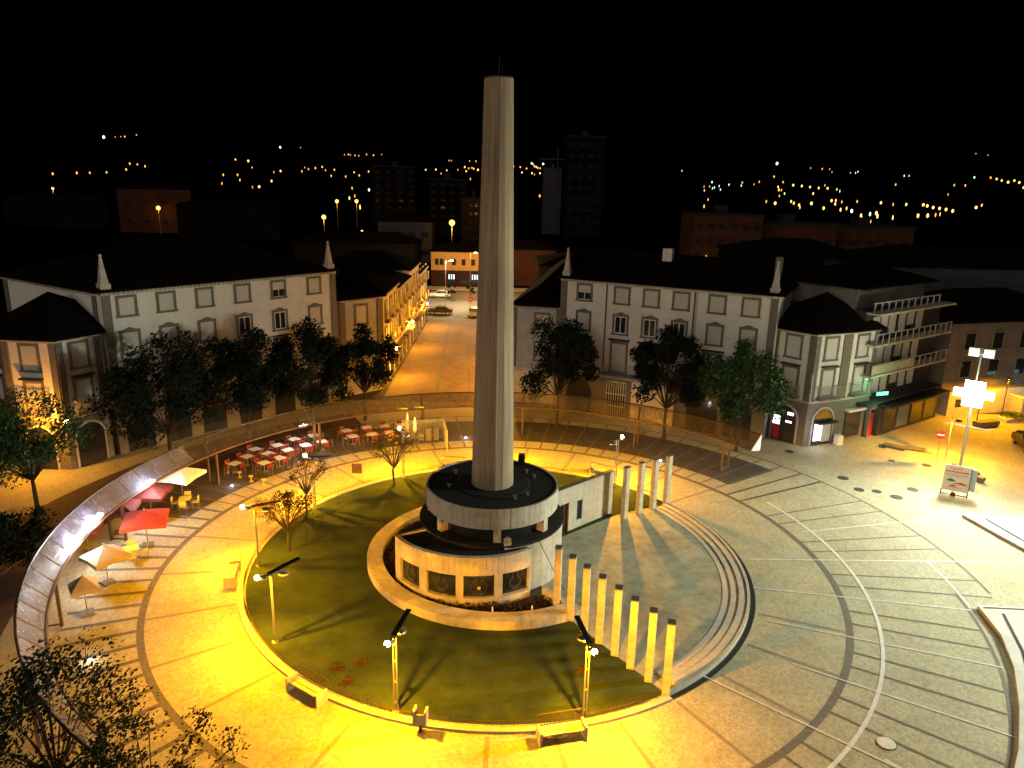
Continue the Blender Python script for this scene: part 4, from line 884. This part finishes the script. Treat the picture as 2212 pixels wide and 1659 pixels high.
for x, z in ((-.38, 7.3), (.38, 7.3), (-.38, 5.9), (.38, 5.9)):  # extra glowing heads added to round out the lamp's glare
    b = MB(); b.box(x-.30, x+.30, -.36, -.30, z-.3, z+.3); hd = b.build('floodlight', e_white, fm); b = MB(); b.box(x-.33, x+.33, -.30, -.05, z-.33, z+.33); b.build('housing', m_metal, hd)
# curved road lamp with unlit top dish, lighting the ground yellow
rl = empty('road_lamp', 'slim lamp post with a dish head throwing a yellow pool of light', 'lamp post', (36.63, 59.54, 0), R(-70))
b = MB(); b.tube((0, 0, 0), (0, 0, 3.75), .06, .045, 8); b.tube((0, 0, 3.72), (.5, 0, 3.62), .03, .03, 6); b.build('pole', m_metal, rl)
b = MB(); b.lathe(.6, 0, [(.05, 3.68), (.26, 3.60), (.27, 3.54), (.2, 3.52)], 16); b.build('dish', m_darkmetal, rl)
b = MB(); b.lathe(.6, 0, [(.12, 3.5), (.12, 3.515)], 12); b.build('bulb', e_sod, rl); light('sodium_light', (.6, 0, 3.40), 5200, SODIUM, rl, .08, R(156), (.6, 0, 0), .3)
for x, y, l in ((48.65, 71.33, 'beside the hedge at the right edge'), (44.8, 69.03, 'by the dark planter')):
    e = empty('road_lamp', 'thin lamp post '+l, 'lamp post', (x, y, 0)); b = MB(); b.tube((0, 0, 0), (0, 0, 4.2), .05, .04, 8); b.lathe(0, 0, [(.05, 4.3), (.25, 4.24), (.26, 4.18), (.2, 4.16)], 14); b.build('pole', m_brownmetal, e)
    b = MB(); b.lathe(0, 0, [(.12, 4.14), (.12, 4.155)], 12); b.build('bulb', e_sod, e); light('sodium_light', (0, 0, 4.0), 3800, SODIUM, e, .08, R(165), (0, 0, 0), .3)
ns = empty('no_entry_sign', 'round red no entry sign with a white bar on a thin pole', 'road sign', (35.46, 58.79, 0), R(-20))
b = MB(); b.tube((0, 0, 0), (0, 0, 2.75), .03, .03, 8); b.build('pole', m_metal, ns)
def disc_y(b, cx, cz, r, y0, y1, n=28): prism_xz(b, [(r*math.cos(2*math.pi*i/n), r*math.sin(2*math.pi*i/n)) for i in range(n)], cx, cz, y0, y1)
b = MB(); disc_y(b, 0, 2.42, .36, -.06, -.035); dk = b.build('disc', mat('sign_red', (.60, .03, .015), .4, .05, 5), ns)
b = MB(); b.box(-.27, .27, -.068, -.061, 2.36, 2.48); b.build('bar', m_white, dk)
sb = empty('sign_board', 'white standing notice board with red text lines and green and red shapes', 'sign', (33.0, 51.85, 0), R(-28))
b = MB(); b.box(-.85, .85, -.02, .02, .35, 2.35); bd = b.build('board', m_white, sb)
b = MB(); b.box(-.9, -.82, -.05, .05, 0, .4); b.box(.82, .9, -.05, .05, 0, .4); b.box(-.9, .9, -.04, .04, .04, .10); b.box(.86, .9, .0, .5, .1, 2.25); b.build('frame', m_darkmetal, sb)
b = MB(); b.box(.9, 1.25, .10, .14, .5, 2.2); b.build('side_panel', mat('pale_blue_panel', (.45, .55, .58), .6, .1, 4), sb)
b = MB(); b.box(-.2, .1, -.2, .1, 0, .28); b.build('ballast', mat('purple_ballast', (.08, .03, .12), .6, .2, 5), sb)
rt = mat('sign_red_text', (.55, .06, .04), .5, .05, 5); gt = mat('sign_grey_text', (.25, .32, .30), .5, .05, 5)
cu = bpy.data.curves.new('heading', 'FONT'); cu.body = 'Centro'; cu.size = .26; cu.align_x = 'CENTER'; cu.extrude = .004; tmp = bpy.data.objects.new('heading_tmp', cu); C.objects.link(tmp); bpy.context.view_layer.update(); o = bpy.data.objects.new('heading', bpy.data.meshes.new_from_object(tmp)); C.objects.link(o); bpy.data.objects.remove(tmp); o.data.materials.clear(); o.data.materials.append(rt); o.parent = bd; o.location = (-.1, -.026, 2.03); o.rotation_euler = (R(90), 0, 0)
b = MB(); rn = random.Random(3)
def words(b, x0, x1, z, h):
    x = x0
    while x < x1: w = rn.uniform(.04, .09); b.box(x, min(x1, x+w), -.03, -.022, z, z+h*rn.uniform(.7, 1)); x += w+.02
words(b, -.75, .75, 1.80, .13); b.build('text_line', rt, bd)
b = MB(); words(b, -.78, .72, 1.63, .06); words(b, -.6, .6, 1.50, .06); words(b, -.5, .5, .62, .05); b.build('text_line', gt, bd)
b = MB(); prism_xz(b, [(-.55, 0), (-.25, -.08), (.15, -.02), (-.1, .12), (-.3, .17)], -.1, 1.15, -.03, -.022); b.build('green_shape', mat('sign_green', (.02, .22, .12), .5, .05, 5), bd)
b = MB(); prism_xz(b, [(-.5, -.05), (0, -.08), (.5, -.14), (.45, -.02), (.1, .10), (-.1, .04)], .25, 1.0, -.03, -.022); prism_xz(b, [(-.3, -.05), (.1, -.08), (.3, -.02), (-.05, .08)], -.15, .78, -.03, -.022); b.build('red_shape', rt, bd)
def slabbench(x, y, l, w, h, rz, label, mt=m_granite): b = MB(); b.box(-l/2, l/2, -w/2, w/2, .12, h); b.box(-l/2+.1, l/2-.1, -w/2+.08, w/2-.08, 0, .12); tag(b.build('stone_bench', mt, loc=(x, y, 0), rz=rz), label, 'bench')
slabbench(36.55, 56.5, 2.3, .5, .45, R(-75), 'stone bench block at the foot of the floodlight mast')
slabbench(36.6, 54.6, .55, .5, .45, R(-60), 'small stone cube seat in front of the bench block')
slabbench(45.6, 68.8, 2.6, .8, .6, R(20), 'dark stone planter box under the grey brown block', m_dark_line)
slabbench(33.6, 62.1, 1.8, .8, .25, R(-40), 'low dark stone step in front of the dark block', m_dark_line)
slabbench(35.2, 61.6, 1.5, .7, .22, R(-20), 'second low stone step, nearer to the road sign', m_dark_line)
b = MB()
b.box(-1.4, 1.4, -.6, .6, 0, .35); hb = empty('hedge_bed', 'low lit hedge bed with a pale kerb at the right edge', 'hedge', (49.6, 71.0, 0), R(15)); b.build('kerb', m_slab, hb)
b = MB(); leafcloud(b, (0, 0, .5), 1.2, 1500, .06, random.Random(5), .3); b.build('leaves', m_leaf2, hb)
# car at the right edge
def car(x, y, rz, mt, label):
    e = empty('parked_car', label, 'car', (x, y, 0), rz)
    pts = [(-2.0, .35), (-2.0, .75), (-1.5, .85), (-.9, .9), (-.5, 1.35), (.9, 1.40), (1.6, .95), (2.0, .9), (2.05, .35)]
    b = MB(); prism_xz(b, pts, 0, 0, -.82, .82); b.build('body', mt, e)
    b = MB(); prism_xz(b, [(-.82, .92), (-.47, 1.3), (.85, 1.34), (1.45, .96)], 0, 0, -.835, .835); b.build('windows', m_darkglass, e)
    for sx in (-1.3, 1.3):
        for sy in (-.72, .72): b = MB(); b.tube((sx, sy-.1, .32), (sx, sy+.1, .32), .32, .32, 14); w = b.build('wheel', m_darkmetal, e); b = MB(); b.tube((sx, sy-.11*(1 if sy < 0 else -1), .32), (sx, sy+(-.112 if sy < 0 else .112), .32), .17, .17, 10); b.build('rim', m_metal, w)
    for sy in (-.55, .55): b = MB(); b.box(-2.03, -1.99, sy-.18, sy+.18, .6, .74); b.build('headlight', m_white, e); b = MB(); b.box(2.02, 2.07, sy-.2, sy+.2, .68, .84); b.build('tail_light', m_red, e)
car(45.7, 62.6, R(75), mat('car_dark', (.05, .01, .015), .25, .1, 4), 'dark red car parked at the right edge of the photo')
car(-12.2, 123.6, R(2), m_darkmetal, 'dark car crossing the far end of the lit street')
car(-14.0, 141.5, R(4), m_whitecloth, 'white car on the cross road behind the lit street')
car(-6.4, 122.5, R(80), mat('car_silver', (.5, .5, .52), .25, .05, 4, metal=.6), 'pale car waiting at the right of the crossing')

# ---------------------------------------------------------------- street lights and far end
for i, (x, y, z, pw) in enumerate([(-13.2, 97, 3.6, 2200), (-13.0, 82, 3.4, 2600), (-13.0, 112, 3.6, 2000), (.1, 90, 3.8, 4500), (.1, 108, 3.8, 4000), (-.2, 77, 3.8, 5000)]):
    l = empty('wall_lantern', 'sodium wall lantern, '+['middle one on the left row houses', 'nearest one on the left row houses', 'furthest one on the left row houses', 'middle one on the hidden right side', 'furthest one on the hidden right side', 'nearest one on the hidden right side'][i], 'lantern', (x, y, z), 0, 'wall lanterns along the lit street')
    s = 1 if x < -5 else -1; b = MB(); b.box(-.45*s-.02, 0, -.02, .02, .22, .26) if s > 0 else b.box(0, .45, -.02, .02, .22, .26); b.lathe(0, 0, [(.05, .26), (.15, .18), (.15, .15)], 8); b.build('bracket', m_darkmetal, l)
    b = MB(); b.lathe(0, 0, [(.08, -.14), (.13, .14), (.05, .15)], 8); b.build('lamp', e_sod, l); light('sodium_light', (.35*s, 0, -.25), pw, AMBER, l, .1)
for i, (x, y, h, pw) in enumerate([(-8.6, 146.2, 8, 2600), (-12, 131, 8, 7000), (-4, 131, 8, 7000)]):
    l = empty('street_lamp', 'tall street lamp on the cross road, '+['furthest', 'left', 'right'][i]+' of three', 'lamp post', (x, y, 0), 0, 'lamps on the cross road')
    b = MB(); b.tube((0, 0, 0), (0, 0, h), .08, .05, 8); b.tube((0, 0, h), (1.0, 0, h+.15), .04, .04, 6); b.build('pole', m_metal, l); b = MB(); b.box(.8, 1.3, -.12, .12, h+.05, h+.15); b.build('lamp', e_sod, l); light('road_light', (1.05, 0, h-.2), pw, (1.0, .70, .36) if i else AMBER, l, .15)
for i, (x, y) in enumerate([(-11.45, 136.6), (-8.0, 137.5)]):
    tree('street_tree', x, y, 4, .9, 2.6, 1.6, 40+i, ['small dark tree on the cross road island, left one', 'small dark tree on the cross road island, right one'][i], m_leaf, 1200, .12, 10, trunk=.08)
b = MB(); b.tube((0, 0, 0), (0, 0, 2.4), .03, .03, 6); e = empty('crossing_sign', 'small red round sign at the crossing behind the lit street', 'road sign', (-7.26, 124.9, 0)); b.build('pole', m_metal, e); b = MB(); disc_y(b, 0, 2.4, .42, -.06, -.03); dk = b.build('disc', mat('sign_red', (1, 0, 0)), e); MB().box(-.3, .3, -.07, -.062, 2.33, 2.47).build('bar', m_white, dk)
# orange lit house at the end
m_or = mat('ochre_render', (.55, .34, .10), .85, .12, 1)
e = empty('town_house', 'orange lit two storey house closing the far end of the street', 'building', (-17.5, 158, 0), R(0))
b = MB(); b.box(0, 12, 0, 9, 3.2, 7.0); b.build('wall', m_or, e); b = MB(); b.box(0, 12, -.1, 9, 0, 3.18); b.build('ground_floor_wall', m_bldg_red, e); hip_roof(e, [(0, 0), (12, 0), (12, 9), (0, 9)], 7.0, 1.8, .9)
for s in (1.2, 2.2, 4.8, 6.8, 8.8): b = MB(); b.box(s-.4, s+.4, -.08, 0, 4.3, 5.6); b.build('window', m_darkglass, e)
for s, m_ in ((4.4, 1), (2.2, 0), (6.9, 0), (9.3, 1)): b = MB(); b.box(s-.8, s+.8, -.2, -.1, .6, 2.6); o = b.build('shop_front', m_darkglass, e); (MB().box(s-.7, s-.5, -.24, -.2, 1.4, 2.4).box(s-.2, s, -.24, -.2, 1.4, 2.4).box(s+.3, s+.5, -.24, -.2, 1.4, 2.4).build('lit_strip', emit('shop_strip', (.75, .9, 1), 2.5), o) if m_ else None)
e = empty('town_house', 'orange lit house right of the ochre one at the street end', 'building', (-5.4, 160, 0)); b = MB(); b.box(0, 14, 0, 9, 0, 7.6); b.build('wall', m_bldg_red, e); hip_roof(e, [(0, 0), (14, 0), (14, 9), (0, 9)], 7.6, 1.8, .9)
for s in (1.2, 3.4): b = MB(); b.box(s-.5, s+.5, -.08, 0, 4.3, 5.8); b.build('window', m_darkglass, e)

# ---------------------------------------------------------------- town behind
def block(x0, x1, y, D, H, mt, label, rows=0, cols=0, pitched=False, litw=0, seed=0, name='tower_block'):
    rn = random.Random(seed); e = empty(name, label, 'building', (x0, y, 0)); w = x1-x0
    b = MB(); b.box(0, w, 0, D, 0, H); b.build('wall', mt, e)
    if pitched: hip_roof(e, [(0, 0), (w, 0), (w, D), (0, D)], H, 2.0, .8)
    else: b = MB(); b.box(-.2, w+.2, -.2, D+.2, H, H+.5); b.box(w*.4, w*.55, D*.3, D*.6, H+.5, H+2.4); b.build('roof', m_roofblack, e)
    for r in range(rows):
        for c in range(cols):
            cx = w*(c+.5)/cols; z = H*(r+.6)/(rows+.3); ww = min(1.0, w/cols*.28)
            b = MB(); b.box(cx-ww, cx+ww, -.15, 0, z-.55, z+.65); b.build('window', (e_far_d if rn.random() < litw else m_darkglass), e)
    return e
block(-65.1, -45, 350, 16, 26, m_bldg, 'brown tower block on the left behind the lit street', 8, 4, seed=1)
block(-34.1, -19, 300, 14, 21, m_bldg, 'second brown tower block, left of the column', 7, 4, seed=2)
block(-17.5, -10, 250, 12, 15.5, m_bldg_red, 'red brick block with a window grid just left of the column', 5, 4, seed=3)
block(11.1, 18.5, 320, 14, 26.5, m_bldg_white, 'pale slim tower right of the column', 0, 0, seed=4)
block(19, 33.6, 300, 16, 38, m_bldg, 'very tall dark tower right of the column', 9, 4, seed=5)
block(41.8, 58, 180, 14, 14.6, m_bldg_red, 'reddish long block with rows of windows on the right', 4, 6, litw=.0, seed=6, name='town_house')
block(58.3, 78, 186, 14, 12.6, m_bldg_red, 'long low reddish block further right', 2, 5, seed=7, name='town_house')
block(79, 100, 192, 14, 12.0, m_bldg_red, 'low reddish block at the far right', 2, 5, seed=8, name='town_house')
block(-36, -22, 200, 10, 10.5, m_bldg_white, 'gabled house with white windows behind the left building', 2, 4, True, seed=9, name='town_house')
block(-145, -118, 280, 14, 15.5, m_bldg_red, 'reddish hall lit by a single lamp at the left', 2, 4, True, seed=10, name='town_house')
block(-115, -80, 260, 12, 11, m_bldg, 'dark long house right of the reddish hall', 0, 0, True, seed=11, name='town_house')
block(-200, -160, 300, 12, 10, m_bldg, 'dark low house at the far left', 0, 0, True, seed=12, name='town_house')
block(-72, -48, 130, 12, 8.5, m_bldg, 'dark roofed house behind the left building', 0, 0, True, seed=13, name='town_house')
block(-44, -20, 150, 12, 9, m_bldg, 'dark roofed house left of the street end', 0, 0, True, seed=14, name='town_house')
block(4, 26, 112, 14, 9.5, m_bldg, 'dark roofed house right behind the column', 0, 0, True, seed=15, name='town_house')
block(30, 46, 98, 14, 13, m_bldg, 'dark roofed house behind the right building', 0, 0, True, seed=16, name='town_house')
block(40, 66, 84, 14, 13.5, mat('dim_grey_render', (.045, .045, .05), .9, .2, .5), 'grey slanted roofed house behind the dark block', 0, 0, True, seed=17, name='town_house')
b = MB(); b.tube((16.1, 310, 0), (16.1, 310, 34), .35, .3, 6); b.tube((8.5, 310, 29.8), (21, 310, 29.8), .3, .3, 6); tag(b.build('tower_crane', m_bldg_white), 'thin pale tower crane beside the pale slim tower', 'crane')
# larger lit lamps in the town
big = [(-128.5, 276, 8.8, 1500, AMBER), (-64.1, 256, 8.0, 3000, SODIUM), (-16.3, 196, 10.5, 5000, AMBER), (-76.7, 330, 10.8, 2500, SODIUM), (-68.3, 330, 11, 2500, SODIUM), (-300, 500, 9.2, 3000, (1, .6, .5)), (48, 170, 5, 2600, AMBER), (70, 172, 5, 2400, AMBER), (90, 176, 5, 1500, AMBER), (-39, 194, 8, 900, SODIUM)]
nm = ['before the reddish hall', 'above the left building roof', 'left of the column above the street', 'left of the close pair', 'right of the close pair', 'far left with a pink glow', 'before the window rows on the right', 'before the long reddish block', 'before the far right block', 'beside the gabled house']
for i, (x, y, z, pw, cl) in enumerate(big):
    l = empty('street_lamp', 'town street lamp '+nm[i], 'lamp post', (x, y, 0), 0, 'lit lamps in the town'); b = MB(); b.tube((0, 0, 0), (0, 0, z), .1, .07, 6); b.build('pole', m_tancloth, l)
    if i not in (6, 7, 8): b = MB(); b.ball((0, 0, z+.3), .75 if i < 6 else .3, 10, 8); b.build('lamp', e_far_y, l)
    else: b = MB(); b.ball((0, 0, z+.2), .2, 8, 6); b.build('lamp', e_far_d, l)
    light('town_light', (0, -1.0, z-.9), pw*(.3 if i not in (6, 7, 8) else .12), cl, l, .3)

# ---------------------------------------------------------------- distant lights
def ray(px, py):
    d = xr*((px-1106)/1621)+ur*((829.5-py)/1621)+f_; return d
def hit(px, py):
    d = ray(px, py)
    for k in range(1, 900):
        t = 250+k*9; p = Vector((0, 0, 22))+d*t; dd = math.hypot(p.x, p.y)
        if p.z <= hz(p.x, p.y)+6.5: return p
    return None
LA = [(655, 155, 'w', 3), (728, 155, 'd', 1), (762, 153, 'd', 1), (788, 152, 'o', 1.6), (862, 142, 'o', 1.3), (333, 387, 'o', 2), (485, 382, 'o', 2), (567, 381, 'd', 2), (673, 378, 'd', 2), (797, 360, 'o', 2), (820, 323, 'o', 2), (868, 328, 'd', 2), (916, 340, 'o', 1.8), (940, 594, 'd', 1.3), (1410, 394, 'o', 1.8), (1402, 448, 'o', 1.5), (1487, 297, 'o', 2.2), (1568, 306, 'y', 2.6), (1592, 347, 'd', 1.5), (1500, 394, 'o', 1.8), (1515, 427, 'o', 1.6), (1594, 472, 'd', 1.2), (1637, 469, 'y', 3), (1715, 433, 'y', 2.2), (1730, 376, 'd', 1.5), (1772, 370, 'y', 2.4), (1770, 220, 'w', 2.4), (1898, 222, 'd', 1), (1907, 372, 'o', 1.6), (1925, 347, 'd', 1), (1948, 357, 'o', 1.4), (1992, 351, 'o', 2), (2035, 344, 'o', 2), (2056, 364, 'd', 1.5), (2112, 362, 'o', 2), (2092, 400, 'o', 1.4), (2185, 405, 'd', 1.4)]
LB = [(597, 267, 'd', 1.2), (622, 265, 'o', 1.6), (634, 268, 'd', 1.2), (663, 271, 'o', 1.4), (687, 273, 'd', 1.4), (736, 265, 'o', 1.6), (780, 270, 'o', 1.8), (832, 265, 'd', 1), (749, 373, 'o', 1.8), (658, 378, 'o', 1.8), (690, 397, 'o', 1.8), (604, 405, 'o', 1.4), (645, 478, 'o', 1.6), (752, 489, 'w', 2.4), (628, 540, 'y', 2), (662, 527, 'o', 1.3), (695, 598, 'y', 1.8), (1049, 376, 'o', 1.4), (1068, 375, 'o', 1.4), (1110, 362, 'o', 2.2), (1174, 361, 'o', 2.4), (1207, 386, 'd', 1.3), (1243, 365, 'o', 1.8), (1257, 304, 'd', 1.3), (1272, 304, 'd', 1.3), (1313, 362, 'd', 1.3), (1357, 345, 'y', 2), (1366, 371, 'y', 1.6), (1382, 353, 'o', 1.5), (1402, 350, 'o', 1.5), (1413, 355, 'y', 1.5), (1440, 362, 'y', 2.6), (1427, 308, 'o', 1.4), (1387, 306, 'd', 1.2), (1392, 420, 'o', 1.5), (1664, 341, 'y', 2), (1707, 345, 'o', 1.8), (1718, 379, 'y', 1.8), (1747, 354, 'o', 1.8), (1779, 321, 'w', 2), (1797, 340, 'y', 1.8), (1808, 343, 'y', 1.8), (1818, 350, 'y', 1.4), (1781, 383, 'y', 1.8), (1797, 392, 'd', 1.2), (1832, 384, 'y', 1.8), (1833, 352, 'o', 1.4), (1852, 325, 'w', 2.4), (1788, 327, 'y', 1.4), (1915, 338, 'd', 1.4), (2010, 380, 'd', 1.4), (1830, 527, 'o', 2.4), (1885, 567, 'o', 2.6), (1851, 586, 'd', 1.1), (2048, 524, 'd', 1.2), (1380, 846, 'o', 1.6), (1306, 523, 'd', 1.2)]
LC = [(50, 368, 'o', 1.4), (240, 440, 'g', 2), (190, 468, 'd', 1.2), (192, 492, 'o', 1.4), (225, 467, 'd', 1.2), (243, 479, 'g', 1.2), (255, 474, 'g', 1.2), (285, 465, 'g', 1), (293, 487, 'g', 1.2), (347, 456, 'g', 1.2), (431, 443, 'o', 1.5), (425, 462, 'g', 1.2), (505, 454, 'd', 1.1), (538, 438, 'o', 1.3), (215, 550, 'o', 1.4), (190, 593, 'o', 1.8), (583, 562, 'o', 1.6), (651, 322, 'w', 3.2), (632, 405, 'o', 2), (689, 440, 'o', 1.5), (658, 470, 'y', 1.8), (662, 489, 'y', 1.8), (678, 490, 'o', 1.4), (698, 512, 'g', 1.3), (665, 527, 'o', 1.3), (639, 573, 'y', 3.6), (753, 459, 'y', 2.6), (807, 464, 'y', 2.4), (859, 471, 'y', 2.2), (914, 477, 'y', 2.2), (970, 479, 'y', 2.6), (1028, 486, 'o', 1.8), (1047, 497, 'g', 1), (953, 460, 'd', 1.4), (879, 512, 'y', 2), (868, 574, 'y', 3.6), (945, 604, 'y', 3), (740, 562, 'y', 2), (757, 573, 'y', 2.2), (790, 585, 'y', 2.6), (795, 600, 'o', 1.6), (995, 557, 'y', 3), (1022, 556, 'y', 1.8), (1018, 578, 'y', 2.2), (1060, 565, 'o', 1.4), (1052, 614, 'y', 2.2), (1090, 606, 'y', 1.8), (1122, 622, 'w', 3.2), (1157, 562, 'o', 1.6), (1181, 652, 'y', 2.4), (1184, 671, 'y', 2.8), (1237, 689, 'y', 3.2), (1238, 642, 'g', 2.6), (1278, 636, 'y', 3.2), (1285, 655, 'y', 2.4), (1307, 570, 'y', 2.6), (1384, 581, 'o', 1.4), (1382, 664, 'y', 1.6), (1467, 581, 'y', 2.4), (1541, 652, 'y', 3), (1602, 651, 'y', 3), (1652, 647, 'o', 1.6), (1680, 643, 'o', 1.4), (1575, 583, 'y', 3), (1600, 590, 'y', 3), (1637, 600, 'y', 3), (1677, 606, 'y', 3), (1718, 613, 'y', 3), (1760, 622, 'y', 3), (1908, 600, 'y', 3.2), (1944, 586, 'o', 1.8), (863, 351, 'd', 1.2), (936, 356, 'o', 1.4), (983, 358, 'd', 1.2), (998, 375, 'd', 1), (1114, 381, 'd', 1.2), (1147, 382, 'g', 1), (1162, 374, 'g', 1), (1400, 456, 'o', 1.6), (1454, 400, 'g', 1.2), (1484, 400, 'o', 1.4), (1770, 459, 'o', 1.4), (1840, 461, 'o', 1.4), (1897, 410, 'g', 1.8), (2000, 412, 'o', 1.8), (2038, 420, 'y', 2.2), (2070, 430, 'y', 2), (2110, 440, 'y', 2.6), (2150, 430, 'y', 2.2), (2181, 442, 'y', 2.4), (2207, 474, 'y', 1.8), (1731, 518, 'd', 1.1), (1907, 260, 'd', .9), (1984, 270, 'd', .9)]
pts = [(.342*x, 243+.342*y, c, s) for x, y, c, s in LA]+[(540+.342*x, 243+.342*y, c, s) for x, y, c, s in LB]+[(1456+.342*x, 243+.342*y, c, s) for x, y, c, s in LC]
EM = {'o': e_far_o, 'w': e_far_w, 'g': e_far_g, 'y': e_far_y, 'd': e_far_d}; DM = {}
for c, e_ in EM.items():
    b = MB(); b.ball((0, 0, 0), 1, 8, 6, 1.25); b.cur = 1; b.tube((0, 0, -6), (0, 0, -1.2), .12, .1, 5); DM[c] = b.mesh('distant_lamp', [e_, m_darkmetal])
CN = {'o': ('orange', 'small orange street lamp among the far hillside lights'), 'w': ('white', 'cold white lamp on the dark hillside'), 'g': ('greenish', 'small greenish lamp on the dark hillside'), 'y': ('yellow', 'brighter yellow street lamp among the far town lights'), 'd': ('dim', 'faint dim lamp on the dark hillside')}
for px, py, c, s in pts:
    p = hit(px, py)
    if p is None: continue
    d = p.length; o = bpy.data.objects.new('distant_lamp', DM[c]); C.objects.link(o); o.location = p
    k = min(9.0, s*.46*d*0.00092); o.scale = (k, k, k if k > 1 else 1)
    tag(o, CN[c][1], 'street lamp', 'distant '+CN[c][0]+' lamps')
